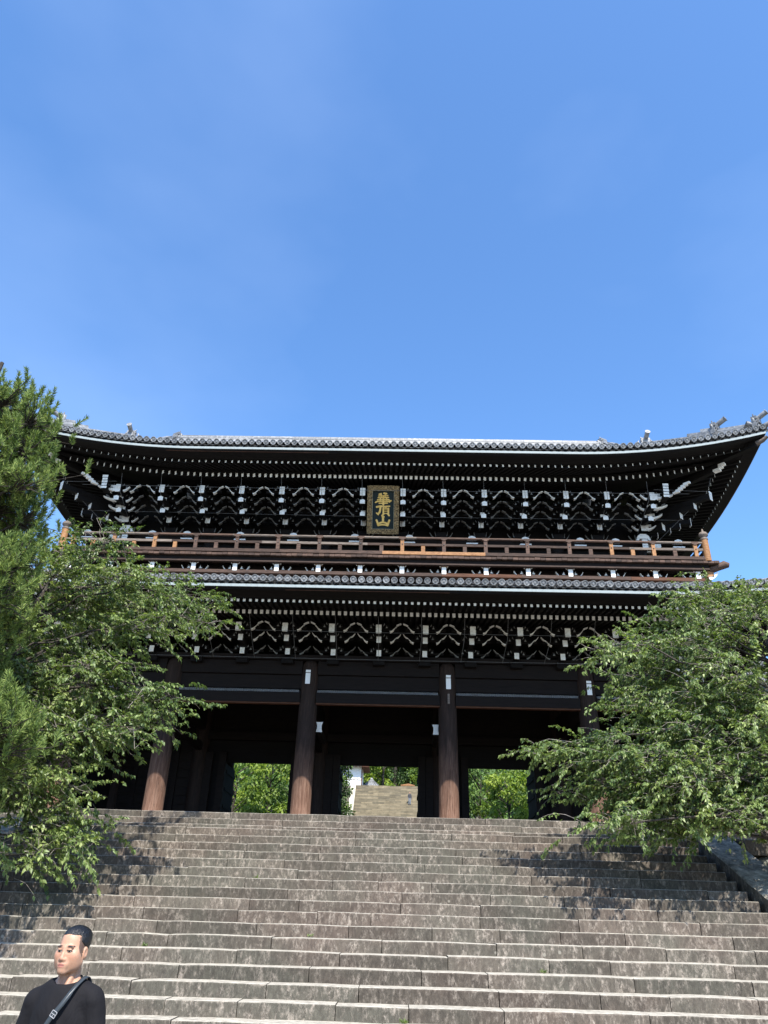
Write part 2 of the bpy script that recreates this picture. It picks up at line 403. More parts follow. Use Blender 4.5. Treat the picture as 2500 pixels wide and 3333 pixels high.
PINE_BOUGHS=[(-9.0,12.92,11.55),(-8.69,13.36,11.87),(-7.07,11.72,10.53),(-7.99,11.89,10.38),(-7.26,12.62,10.91),(-8.17,13.31,11.32),(-6.31,11.67,10.02),(-7.89,12.36,10.45),(-7.14,12.36,10.4),(-7.88,11.8,9.91),(-6.48,12.15,9.99),(-7.93,12.64,10.25),(-6.95,12.15,9.91),(-8.4,12.69,10.16),(-6.27,11.71,9.35),(-7.29,12.74,9.92),(-8.84,13.46,10.33),(-6.84,11.57,9.03),(-7.22,13.25,9.92),(-7.52,11.67,8.82),(-6.58,11.61,8.77),(-7.03,11.64,8.73),(-6.12,11.62,8.57),(-6.74,12.12,8.74),(-7.56,12.46,8.93),(-8.35,13.03,9.17),(-7.65,12.99,8.95),(-6.99,13.2,9.0),(-6.88,12.41,8.43),(-7.33,12.14,8.21),(-6.37,12.47,8.28),(-7.63,13.3,8.62),(-8.28,13.34,8.59),(-7.29,13.48,8.64),(-8.11,13.31,8.27),(-6.81,13.09,8.11),(-7.4,13.1,7.99),(-7.17,13.38,7.96),(-7.67,12.93,7.59),(-6.62,12.03,7.15),(-5.87,11.67,6.96),(-5.97,11.59,6.7),(-6.62,11.64,6.69),(-6.89,12.61,6.88),(-5.96,11.69,6.37),(-7.49,12.79,6.76),(-6.48,11.85,6.28),(-6.51,12.83,6.55),(-7.34,12.98,6.49),(-6.57,12.7,6.23),(-6.95,12.3,6.0),(-6.47,13.05,6.09),(-6.43,12.42,5.78),(-7.12,12.92,5.86),(-6.71,12.29,5.18),(-6.93,12.77,5.01),(-6.72,13.16,5.1),(-5.64,11.77,4.44),(-6.46,12.48,4.48),(-5.2,11.5,4.13),(-6.17,11.87,4.08),(-5.93,12.43,4.08),(-5.19,11.82,3.89),(-5.74,12.13,3.77),(-6.86,13.44,3.89),(-5.65,12.68,3.73),(-6.14,12.8,3.62)]

# ------------------------------------------------------------------ setting: ground, terrace, hill
STAIR_TOP_Y, RUN, RISE, NSTEP, STAIR_TOP_Z = 19.04, 0.4403, 0.19, 18, 3.452
def setting():
    b = MB(); b.face([(-900, -900, 0), (900, -900, 0), (900, 900, 0), (-900, 900, 0)])
    b.build('ground', M['ground'], kind='structure')
    b = MB(); b.box((0, 54.4, 1.70), (150, 69, 3.44)); b.build('terrace_ground', M['ground'], kind='structure')
    # wooded slope behind the gate
    b = MB(); rows = []
    for j in range(31):
        y = 58 + j * 8.0
        row = []
        for i in range(41):
            x = -160 + i * 8.0
            t = max(0.0, (y - 84) / 60.0)
            z = 3.46 + 17.0 * min(1.0, t) ** 0.9 + max(0, y - 150) * 0.32 + 0.8 * math.sin(x * 0.07 + y * 0.05)*min(1, t*3)
            if abs(x) < 9 and y < 128: z = min(z, 3.46 + max(0, y - 92) * 0.05)
            row.append((x, y, max(z, 3.46) + 0.004))
        rows.append(row)
    b.grid(rows, 0, True, flip=True)
    b.build('hillside', M['hill'], kind='structure')
setting()

# ------------------------------------------------------------------ dressed step stones
def step_stone(parent, x0, x1, yf, yb, z0, z1, name='stone', nose=0.02):
    """one long dressed block: worn top, rounded nose, slightly uneven edge"""
    L = x1 - x0
    n = max(2, min(6, int(L / 0.4)))
    b = MB(); rows = []
    dz, dy = random.gauss(0, 0.0045), random.gauss(0, 0.006)
    tilt = random.gauss(0, 0.004)
    for i in range(n + 1):
        t = i / n
        x = x0 + 0.006 + (L - 0.012) * t
        e = 1.0 if i in (0, n) else 0.0
        a, c = dz + tilt * (t - .5) + random.gauss(0, 0.0022) - e * 0.012 * random.random(), dy + random.gauss(0, 0.003) + e * 0.012 * random.random()
        r = nose * random.uniform(0.7, 1.4)
        y, z = yf + c, z1 + a
        rows.append([(x, yb, z - 0.004), (x, y + r * 1.4, z), (x, y + r * 0.35, z - r * 0.30), (x, y, z - r), (x, y + random.uniform(-.004, .006), z0 - 0.012)])
    b.grid(rows, 0, False)
    m = len(rows[0]) - 1
    for i in range(len(b.f)):
        b.m[i] = 1 if (i % m) in (0, 1) else 0
    for r_ in (rows[0], rows[-1][::-1]):
        b.face(r_ + [(r_[0][0], yb, z0 - 0.012)] if r_ is rows[0] else [(r_[0][0], yb, z0 - 0.012)] + r_, 0)
    return b.build(name, [M['stone'], M['stone_worn']], parent, ((x0 + x1) / 2, yf, z0))
def stone_row(parent, xa, xb, yf, yb, z0, z1, lo=0.9, hi=2.3):
    x = xa
    while x < xb - 0.02:
        L = random.uniform(lo, hi)
        if xb - (x + L) < lo * 0.8: L = xb - x
        step_stone(parent, x, x + L, yf, yb, z0, z1)
        x += L

def staircase():
    t = thing('stone_staircase', 'wide flight of weathered grey stone steps rising to the dark timber gate', 'stairs', (0, STAIR_TOP_Y, 0))
    for k in range(NSTEP):
        z1 = STAIR_TOP_Z - RISE * k; yf = STAIR_TOP_Y - RUN * k
        z0 = z1 - RISE if k < NSTEP - 1 else 0.0
        stone_row(t, -7.78, 7.78, yf, yf + (RUN + 0.20 if k else 1.75), z0, z1)
    # sloping kerb slabs on both sides
    s = RISE / RUN
    for sg in (-1, 1):
        y = 10.7
        while y < STAIR_TOP_Y - 0.05:
            L = min(random.uniform(1.6, 2.4), STAIR_TOP_Y + 0.05 - y)
            if STAIR_TOP_Y + .05 - (y + L) < 0.8: L = STAIR_TOP_Y + .05 - y
            ya, yb = y + 0.008, y + L - 0.008
            za = STAIR_TOP_Z + (ya - STAIR_TOP_Y) * s + 0.10; zb = STAIR_TOP_Z + (yb - STAIR_TOP_Y) * s + 0.10
            xi, xo = sg * 7.90, sg * 8.72
            b = MB(); rows = []
            for k in range(4):
                f = k / 3; yy = ya + (yb - ya) * f; zz = za + (zb - za) * f + random.gauss(0, .006)
                lo_ = min(0.0, zz - 0.2)
                rows.append([(xi, yy, max(-.05, zz - 1.2)), (xi, yy, zz - 0.03), (xi + sg * .03, yy, zz), (xo - sg * .03, yy, zz + random.gauss(0, .006)), (xo, yy, zz - .03), (xo, yy, max(-.05, zz - 1.2))])
            b.grid(rows, 0, False, flip=(sg > 0))
            m = 5
            for i in range(len(b.f)): b.m[i] = 1 if i % m in (1, 2, 3) else 0
            b.face(rows[0], 0); b.face(rows[-1][::-1], 0)
            b.build('kerb_slab', [M['stone'], M['kerb_top']], t, ((xi + xo) / 2, y, 0))
            y += L
staircase()

def podium():
    t = thing('stone_podium', 'low stone plinth of three shallow steps under the gate columns', 'plinth', (0, 21.5, STAIR_TOP_Z))
    stone_row(t, -16.0, 16.0, 20.60, 21.3, STAIR_TOP_Z, 3.665, 1.0, 2.6)
    stone_row(t, -15.6, 15.6, 21.08, 21.8, 3.665, 3.86, 1.2, 2.8)
    stone_row(t, -15.2, 15.2, 21.50, 22.4, 3.86, 4.065, 1.2, 3.0)
    b = MB(); b.box((0, 34.2, 3.755), (30.4, 23.6, 0.59)); b.build('paving', M['stone'], t, (0, 34, 3.4))
podium()

# rubble retaining walls either side of the stairs
def retaining_wall(sg, label):
    t = thing('retaining_wall', label, 'wall', (sg * 13, 18.6, 0), 'rubble walls beside the stairs')
    b = MB(); b.box((sg * 17.9, 18.86, 1.69), (18.3, 0.3, 3.38)); b.build('backing', M['soil'], t, (sg * 13, 18.8, 0))
    z = 0.0
    while z < 3.05:
        h = random.uniform(0.45, 0.75)
        if z + h > 2.8: h = 3.12 - z
        x = 8.78 - random.uniform(0, .3)
        while x < 21:
            w = random.uniform(0.5, 1.15)
            # an irregular bulging stone
            n = random.choice((6, 7, 8)); ring = []
            for k in range(n):
                a = 2 * math.pi * (k + random.uniform(-.25, .25)) / n
                q = 1 / max(abs(math.cos(a)) ** 2.2 + abs(math.sin(a)) ** 2.2, 1e-6) ** (1 / 2.2)
                ring.append((math.cos(a) * q * w / 2 * .99, math.sin(a) * q * h / 2 * .99))
            cx, cz = sg * (x + w / 2), z + h / 2 + random.uniform(-.03, .03)
            pr = random.uniform(.10, .22)
            b = MB()
            r0 = [(cx + u, 18.74, cz + v) for u, v in ring]
            r1 = [(cx + u, 18.62 - pr * .3, cz + v) for u, v in ring]
            r2 = [(cx + u * .72, 18.56 - pr * .6 + random.uniform(-.03, .03), cz + v * .72) for u, v in ring]
            b.grid([r0, r1, r2], 0, True, close=True, flip=True)
            b.face(r2, 0, True)
            b.build('stone', M['rubble'], t, (cx, 18.7, cz))
            x += w
        z += h
    x = 8.8
    while x < 20:
        L = random.uniform(1.2, 2.2)
        s = [(sg * x + sg * .005), (sg * (x + L) - sg * .005)]
        step_stone(t, min(s), max(s), 18.45, 19.6, 3.13, 3.44, 'coping_stone')
        x += L
retaining_wall(-1, 'rubble stone retaining wall left of the stairs, under the pine')
retaining_wall(1, 'rubble stone retaining wall right of the stairs, beside the sunlit kerb')

# ------------------------------------------------------------------ the gate
GATE = thing('temple_gate', 'huge two-storey dark timber temple gate with tiled roofs and white-tipped brackets', 'temple gate', (0, 31.33, 4.06))
COLX = (-12.95, -8.85, -2.95, 2.95, 8.85, 12.95)
ROWY = (31.33, 37.6, 43.9)
POD_Z = 4.05

def columns():
    prof = [(0.47, 0.0), (0.47, 0.14), (0.40, 0.20), (0.405, 1.5), (0.395, 4.0), (0.372, 6.4), (0.365, 6.9), (0.33, 7.12), (0.24, 7.24), (0.0, 7.27)]
    b = MB(); n = 20
    b.grid([[(r * math.cos(2 * math.pi * k / n), r * math.sin(2 * math.pi * k / n), z) for k in range(n)] for r, z in prof], 0, True, close=True)
    me = b.mesh('column', [M['column_wood']]); me_in = b.mesh('column', [M['inner_column']])
    for y in ROWY:
        for x in COLX:
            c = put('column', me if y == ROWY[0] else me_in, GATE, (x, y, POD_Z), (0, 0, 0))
            if y == ROWY[0] and abs(x) < 9 and x > -8:
                zz = {-2.95: 10.62, 2.95: 10.52, 8.85: 10.40}[x]
                xo = {-2.95: -0.05, 2.95: 0.03, 8.85: 0.05}[x]
                p = MB(); p.box((x + xo, y - 0.405, zz - .16), (0.20, 0.03, 0.46)); p.build('notice_plate', M['paper'], c, (x + xo, y - .4, zz))
                p = MB(); p.box((x + xo, y - 0.41, zz + .155), (0.20, 0.035, 0.10)); p.build('notice_plate', M['paper'], c, (x + xo, y - .4, zz + .2))
                if x == 2.95:
                    p = MB(); p.box((x + xo, y - 0.405, 9.72), (0.09, 0.03, 0.42)); p.build('notice_plate', M['grey_wood'], c, (x + xo, y - .4, 9.7))
columns()

def gate_frame():
    X = COLX
    for i in range(5):
        x0, x1 = X[i] + 0.34, X[i + 1] - 0.34
        cx, w = (x0 + x1) / 2, x1 - x0
        for nm, z0, z1, y, th in (('tie_beam', 10.69, 11.27, 31.33, 0.42), ('tie_beam', 10.09, 10.67, 31.40, 0.34), ('tie_beam', 9.47, 9.90, 31.30, 0.46)):
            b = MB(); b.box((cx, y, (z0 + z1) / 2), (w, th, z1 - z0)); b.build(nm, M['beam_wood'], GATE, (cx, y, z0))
        b = MB(); b.box((cx, 31.22, 9.445), (w, 0.22, 0.05)); b.build('board_strip', M['brown_board'], GATE, (cx, 31.2, 9.44))
        # bird spikes along the beam
        b = MB(); k = 0
        while k * 0.045 < w - 0.1:
            xx = x0 + .05 + k * 0.045
            b.box((xx, 31.10 + random.uniform(-.02, .02), 9.955), (0.011, 0.011, 0.11)); k += 1
        b.build('bird_spikes', M['spike'], GATE, (cx, 31.1, 9.9), kind='stuff')
        # row behind the front columns
        for nm, z0, z1, y, th in (('tie_beam', 9.12, 9.50, 37.5, 0.40), ('wall_panel', 9.56, 11.0, 37.75, 0.12), ('tie_beam', 10.5, 11.0, 43.9, .4)):
            b = MB(); b.box((cx, y, (z0 + z1) / 2), (w, th, z1 - z0)); b.build(nm, M['beam_wood'], GATE, (cx, y, z0))
        if 1 <= i <= 3:
            b = MB(); b.box((cx, 37.7, 8.60), (w, 0.14, 1.04)); b.build('lintel', M['dark_wood'], GATE, (cx, 37.7, 8.1))
            po, pi = (w / 2 - 0.0, 1.90) if i == 2 else (w / 2, 1.59)
            for sg in (-1, 1):
                a = cx + sg * (po - 0.17); e = cx + sg * (pi + 0.17)
                b = MB(); b.box((a, 37.55, 6.28), (0.36, 0.42, 4.46)); b.build('door_post', M['beam_wood'], GATE, (a, 37.6, 4.06))
                b = MB(); b.box((e, 37.50, 6.28), (0.34, 0.40, 4.46)); b.build('door_post', M['beam_wood'], GATE, (e, 37.6, 4.06))
                m0 = (a + e) / 2; mw = abs(a - e) - 0.30
                if mw > 0.02:
                    b = MB(); b.box((m0, 37.66, 6.28), (mw, 0.10, 4.46)); b.build('wall_panel', M['dark_wood'], GATE, (m0, 37.6, 4.06))
            # open door leaves folded back behind the posts
            for sg in (-1, 1):
                xx = cx + sg * (pi + 0.10)
                b = MB(); b.box((xx, 38.9, 6.1), (0.12, 2.1, 3.9))
                for q in range(5): b.box((xx - sg * .08, 38.9, 4.5 + q * .8), (0.05, 2.1, .14))
                b.build('door_leaf', M['dark_wood'], GATE, (xx, 38, 4.1))
        else:
            # closed end bay: boards between rails
            wp = MB(); wp.box((cx, 37.62, 6.8), (w, 0.10, 5.4)); wpo = wp.build('wall_panel', M['dark_wood'], GATE, (cx, 37.6, 4.1))
            zz = 4.08
            while zz < 9.0:
                h = 0.40
                b = MB(); b.box((cx, 37.53, zz + h / 2), (w - .02, 0.07, h - .02)); b.build('plank', M['beam_wood'], wpo, (cx, 37.5, zz))
                zz += h
            for fx in (-.28, .28):
                b = MB(); b.box((cx + fx * w, 37.44, 6.6), (.22, .12, 5.0)); b.build('door_post', M['beam_wood'], GATE, (cx + fx * w, 37.4, 4.1))
    b = MB(); b.box((0, 31.30, 11.40), (27.0, 0.62, 0.22)); b.build('plate_beam', M['beam_wood'], GATE, (0, 31.3, 11.3))
    b = MB(); b.box((0, 38.0, 11.13), (27.2, 12.6, 0.10)); b.build('ceiling', M['dark_wood'], GATE, (0, 38, 11.1))
    for x in COLX:
        for y0, y1 in ((31.7, 37.25), (37.95, 43.5)):
            b = MB(); b.box((x, (y0 + y1) / 2, 10.0), (0.34, y1 - y0, 0.9)); b.build('cross_beam', M['beam_wood'], GATE, (x, y0, 9.5))
            b = MB(); b.box((x, (y0 + y1) / 2, 8.75), (0.26, y1 - y0, 0.36)); b.build('cross_beam', M['beam_wood'], GATE, (x, y0, 8.5))
    for sg in (-1, 1):
        b = MB(); b.box((sg * 12.95, 37.6, 6.5), (0.14, 11.8, 4.9)); b.build('wall_panel', M['dark_wood'], GATE, (sg * 12.95, 37.6, 4.1))
        # white painted nose of the penetrating beam on the inner side of each middle column
        x = sg * 2.48
        b = MB(); poly = [(-.13, -.21), (.13, -.21), (.10, -.05), (.10, .08), (.15, .21), (-.15, .21), (-.10, .08), (-.10, -.05)]
        b.prism([(x + u, 8.66 + v) for u, v in poly], 'y', 31.95, 32.5, 0, 1); b.build('beam_nose', [M['beam_wood'], M['white']], GATE, (x, 32, 8.5))
        b = MB(); b.box((sg * 2.55, 33.6, 8.66), (.2, 2.6, .3)); b.build('cross_beam', M['beam_wood'], GATE, (sg * 2.55, 33.6, 8.5))
gate_frame()

# ------------------------------------------------------------------ bracket sets
def curve_strip(b, pts, w0, w1, y0, y1, mat_side, mat_white):
    """curved bracket arm underside: painted S-shaped strip in the x-z plane with depth in y; pts from low to high"""
    n = len(pts)
    top = []; bot = []
    for i, (x, z) in enumerate(pts):
        a = pts[max(0, i - 1)]; c = pts[min(n - 1, i + 1)]
        d = Vector((c[0] - a[0], c[1] - a[1])); d.normalize()
        w = w0 + (w1 - w0) * i / (n - 1)
        nx, nz = -d.y, d.x
        if nz < 0: nx, nz = -nx, -nz
        bot.append((x, z)); top.append((x + nx * w, z + nz * w))
    for i in range(n - 1):
        b.face([(bot[i][0], y0, bot[i][1]), (bot[i + 1][0], y0, bot[i + 1][1]), (top[i + 1][0], y0, top[i + 1][1]), (top[i][0], y0, top[i][1])], mat_white)
        b.face([(bot[i][0], y1, bot[i][1]), (bot[i][0], y0, bot[i][1]), (bot[i + 1][0], y0, bot[i + 1][1]), (bot[i + 1][0], y1, bot[i + 1][1])], mat_white)
        b.face([(top[i][0], y0, top[i][1]), (top[i + 1][0], y0, top[i + 1][1]), (top[i + 1][0], y1, top[i + 1][1]), (top[i][0], y1, top[i][1])], mat_side)
    for e in (0, n - 1):
        b.face([(bot[e][0], y0, bot[e][1]), (top[e][0], y0, top[e][1]), (top[e][0], y1, top[e][1]), (bot[e][0], y1, bot[e][1])], mat_side)

def s_curve(x0, z0, x1, z1, n=7, bend=1.0):
    """J-shaped: flat at the low inner end, steep, easing at the top"""
    o = []
    for i in range(n):
        t = i / (n - 1)
        o.append((x0 + (x1 - x0) * t, z0 + (z1 - z0) * (t ** (1.7 * bend))))
    return o

def bracket_meshes(tiers, wall_y, half, beaks):
    """tiers: list of (y_front, z_centre, plate_h); geometry local to x=0, world y/z"""
    out = []
    body = MB()
    z0 = tiers[0][1]
    body.box((0, wall_y - .12, z0 - .34), (0.50, 0.52, 0.26))
    body.box((0, wall_y + .05, z0 + .2), (0.30, 0.25, 1.1))
    out.append(('bracket_block', body, [M['dark_wood']]))
    for i, (y, z, h) in enumerate(tiers):
        b = MB()
        # projecting arm with a white end and a white sweep under its nose
        b.box((0, (y + wall_y) / 2, z), (0.21, wall_y - y, 0.24), None, 0)
        b.box((0, y - .012, z), (0.20, 0.02, h), None, 1)
        if h > 0.3:
            for q in (-.33, 0.0, .33):
                b.box((0, y - .024, z + q * h), (0.235, 0.012, h * .30), None, 1)
        # bearing block on the arm, its chamfered cheeks painted
        b.box((0, y + .20, z + .20), (0.34, 0.30, 0.13), None, 0)
        for sg in (-1, 1):
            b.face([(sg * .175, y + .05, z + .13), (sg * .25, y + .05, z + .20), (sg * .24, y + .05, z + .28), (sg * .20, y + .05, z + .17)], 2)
            b.box((sg * .33, y + .28, z + .20), (0.17, 0.22, 0.13), None, 0)
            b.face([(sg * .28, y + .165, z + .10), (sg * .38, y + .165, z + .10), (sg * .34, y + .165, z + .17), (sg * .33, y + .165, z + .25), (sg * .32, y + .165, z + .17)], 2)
        # lateral arms
        reach = half * 0.97
        yy = y + .34
        for sg in (-1, 1):
            b.box((sg * reach * .46, yy + .09, z + .13), (reach * .86, 0.14, 0.10), None, 0)
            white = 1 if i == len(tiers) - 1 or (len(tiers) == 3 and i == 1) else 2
            if i == len(tiers) - 1 or len(tiers) > 3:
                curve_strip(b, [(sg * px, pz) for px, pz in s_curve(half * .48, z - .02, half * .77, z + .26)], 0.068, 0.02, yy, yy + .15, 0, white)
                curve_strip(b, [(sg * px, pz) for px, pz in [(half * .765, z + .255), (half * .86, z + .31), (half * .965, z + .355)]], 0.05, 0.04, yy - .02, yy + .1, 0, white)
            else:
                curve_strip(b, [(sg * px, pz) for px, pz in s_curve(half * .50, z - .03, half * .74, z + .19)], 0.066, 0.018, yy, yy + .15, 0, white)
                curve_strip(b, [(sg * px, pz) for px, pz in s_curve(half * .75, z + .17, half * .95, z + .37)], 0.05, 0.016, yy - .02, yy + .1, 0, white)
            # lower thin curl
            if i == 0:
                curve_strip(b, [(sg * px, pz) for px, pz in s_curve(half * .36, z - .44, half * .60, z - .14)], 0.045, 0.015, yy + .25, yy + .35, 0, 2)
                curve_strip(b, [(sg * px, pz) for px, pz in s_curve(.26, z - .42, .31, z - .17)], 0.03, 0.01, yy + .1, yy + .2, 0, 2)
        out.append(('bracket_arm', b, [M['dark_wood'], M['white'], M['shaded_white']]))
    for (y, z) in beaks:
        b = MB()
        b.beam((0, y, z), (0, y + 1.6, z + .45), 0.19, 0.2, 0)
        poly = [(-.115, -.11), (.115, -.11), (.115, .07), (0, .125), (-.115, .07)]
        b.prism([(u, z + v) for u, v in poly], 'y', y - .03, y - .005, 1, 1)
        out.append(('tail_rafter', b, [M['dark_wood'], M['white']]))
    return [(n, b.mesh(n, mats, (0, 0, 0))) for n, b, mats in out]

def place_brackets(meshes, xs, loc):
    for x in xs:
        base = put('bracket_set', meshes[0][1], GATE, (x, 0, 0))
        WORLD_LOC[base.name] = Vector((x, 0, 0))
        for n, me in meshes[1:]:
            put(n, me, base, (x, 0, 0))

LOW_TIERS = [(30.72, 11.56, .27), (30.08, 11.95, .28), (29.45, 12.20, .38)]
UP_TIERS = [(31.20, 18.12, .33), (30.55, 18.36, .14), (30.05, 18.60, .15), (29.50, 18.85, .40)]
low = bracket_meshes(LOW_TIERS, 31.2, 1.967 / 2, [])
place_brackets(low, [(-6.5 + i) * 1.967 + .983 for i in range(13) if abs((-6.5 + i) * 1.967 + .983) < 11.3] + [-12.9, 12.9], None)
upm = bracket_meshes(UP_TIERS, 32.0, 1.87 / 2, [(29.55, 18.36), (30.1, 18.02)])
place_brackets(upm, [(-5.5 + i) * 1.87 for i in range(12)] + [-12.35, 12.35], None)

def corner_brackets(sg, X, Y, tiers, out):
    """diagonal arms, side-face arms and the white capital at a corner"""
    c = put('corner_bracket', None, GATE, (X, Y, tiers[0][1]))
    for i, (y, z, h) in enumerate(tiers):
        o = (Y - y)
        d = Vector((sg, -1, 0)).normalized()
        p1 = Vector((X, Y, z)); p0 = p1 + d * (o * 1.42 + .15)
        b = MB(); b.beam(p0, p1, 0.24, 0.24, 0)
        q = p0 + d * .012
        for e in (-.36, 0.0, .36):
            b.beam(q + Vector((0, 0, e * max(h, .26))) + d * (0.02 * (e + .4)), q + Vector((0, 0, e * max(h, .26))) - d * .02, 0.25, max(h, .26) * .33, 1)
        b.build('bracket_arm', [M['dark_wood'], M['white']], c, (X, Y, z))
        # arm toward the side, seen from its flank: white S underside
        b = MB(); xe = X + sg * (o + .1)
        b.box(((xe + X) / 2, Y, z), (abs(xe - X), 0.2, 0.24))
        b.box((xe, Y, z), (.03, .22, max(h, .27)), None, 1)
        b.box((X + sg * .12, y - .012, z - .02), (0.24, 0.02, .30), None, 1)
        b.box((X + sg * .30, y + .25, z + .18), (0.26, 0.25, .12), None, 1)
        curve_strip(b, s_curve(X + sg * .25, z - .12, X + sg * (.62 + .12 * i), z + .10), .11, .05, y - .02, y + .15, 0, 1)
        curve_strip(b, s_curve(X - sg * .22, z - .12, X - sg * .50, z + .14), .10, .03, y + .1, y + .2, 0, 1)
        b.build('bracket_arm', [M['dark_wood'], M['white']], c, (X, Y, z))
    # stacked noses under the corner of the eave
    yt, zt, _ = tiers[-1]
    b = MB()
    for k in range(5):
        b.box((X + sg * .55, yt - .05 - .02 * k, zt - .12 + .135 * k), (.26 - .02 * (k % 2), .5, .115), None, 0, {'-y': 1})
    dg = Vector((sg, -1, 0)).normalized()
    for k in range(5):
        o = Vector((X + sg * (1.15 + .11 * k), yt - .35 - .06 * k, zt + .10 + .085 * k)); b.beam(o, o - dg * .3, .13, .075, 1)
    b.build('tail_rafter', [M['dark_wood'], M['white']], c, (X, yt, zt))
    z = tiers[0][1]
    b = MB()
    poly = [(-.34, -.34), (-.22, -.34), (-.2, -.25), (.2, -.25), (.22, -.34), (.34, -.34), (.26, -.10), (.14, .0), (-.14, .0), (-.26, -.10)]
    b.prism([(X + u, z - .24 + v) for u, v in poly], 'y', Y - .62, Y - .3, 1, 1)
    for k in range(3):
        b.box((X + .02, Y - .64, z - .62 - k * .17), (0.26, .05, .15), None, 1)
    b.prism([(Y - .1 + u, z - .5 + v) for u, v in poly], 'x', X + sg * .34, X + sg * .6, 1, 1)
    b.box((X + sg * .62, Y - .3, z - .74), (.5, .06, .24), None, 1)
    b.build('capital', [M['dark_wood'], M['white']], c, (X, Y, z))
for sg in (-1, 1):
    corner_brackets(sg, sg * 12.35, 32.0, UP_TIERS, 0)
    corner_brackets(sg, sg * 12.9, 31.3, LOW_TIERS, 0)

# ------------------------------------------------------------------ eaves and roofs
class Eave:
    """rectangular eave line about (0, cy): half sizes A (x) and B (y), corners swept up"""
    def __init__(s, A, B, cy, z_strip, rise, sweep):
        s.A, s.B, s.cy, s.z, s.rise, s.sweep = A, B, cy, z_strip, rise, sweep
    def half(s, side):
        return s.A if side in ('front', 'back') else s.B
    def lift(s, side, u, n=0.0):
        d = max(0.0, s.half(side) - abs(u))
        return s.rise * max(0.0, 1 - d / s.sweep) ** 2 * max(0.0, 1 - n / 7.0)
    def P(s, side, u, n, z):
        """u along the eave, n inward from the eave line"""
        if side == 'front': return Vector((u, s.cy - s.B + n, z))
        if side == 'back': return Vector((-u, s.cy + s.B - n, z))
        if side == 'right': return Vector((s.A - n, s.cy + u, z))
        return Vector((-s.A + n, s.cy - u, z))
    def span(s, side, step=0.8):
        h = s.half(side); k = int(2 * h / step)
        return [-h + 2 * h * i / k for i in range(k + 1)]
LOW = Eave(18.0, 11.2, 37.62, 12.81, 0.72, 7.6)
UP = Eave(17.2, 10.8, 38.42, 19.94, 1.26, 8.7)

def ring_rows(E, side, prof, us, hip=True):
    rows = []
    for n, dz in prof:
        r = []
        h = E.half(side)
        for u in us:
            uu = u * (h - n) / h if hip else u
            r.append(E.P(side, uu, n, E.z + dz + E.lift(side, u, n)))
        rows.append(r)
    return rows

def tile_meshes():
    # round end tile: barrel with a rimmed disc and a comma boss
    b = MB(); n = 16
    ring = lambda r, y: [(r * math.cos(2 * math.pi * k / n), y, r * math.sin(2 * math.pi * k / n)) for k in range(n)]
    b.grid([ring(.118, .9), ring(.118, .05), ring(.128, .05), ring(.128, 0.0), ring(.102, 0.0), ring(.092, .022), ring(.050, .022), ring(.040, .002), ring(.001, .0)], 0, False, close=True)
    disc = b
    # pan tile lip hanging between two barrels
    b = MB(); rows = []
    for y, s in ((0.06, 1), (0.9, 1)):
        rows.append([(x, y, -.075 * (1 - (x / .16) ** 2) - .05) for x in (-.16, -.1, -.04, .04, .1, .16)])
    b.grid(rows, 0, True)
    fr = [(x, .05, -.075 * (1 - (x / .16) ** 2) - .05) for x in (-.16, -.1, -.04, .04, .1, .16)]
    lo = [(x, .05, -.10 * (1 - (x / .16) ** 2) - .115) for x in (-.16, -.1, -.04, .04, .1, .16)]
    lo2 = [(x, .10, z) for x, _, z in lo]
    b.grid([fr, lo, lo2], 0, False)
    return disc.mesh('eave_tile', [M['tile']]), b.mesh('pan_tile', [M['tile']]), disc, b
TILE_ME, PAN_ME, TILE_MB, PAN_MB = tile_meshes()

SIDE_ROT = {'front': 0.0, 'right': math.pi / 2, 'left': -math.pi / 2, 'back': math.pi}

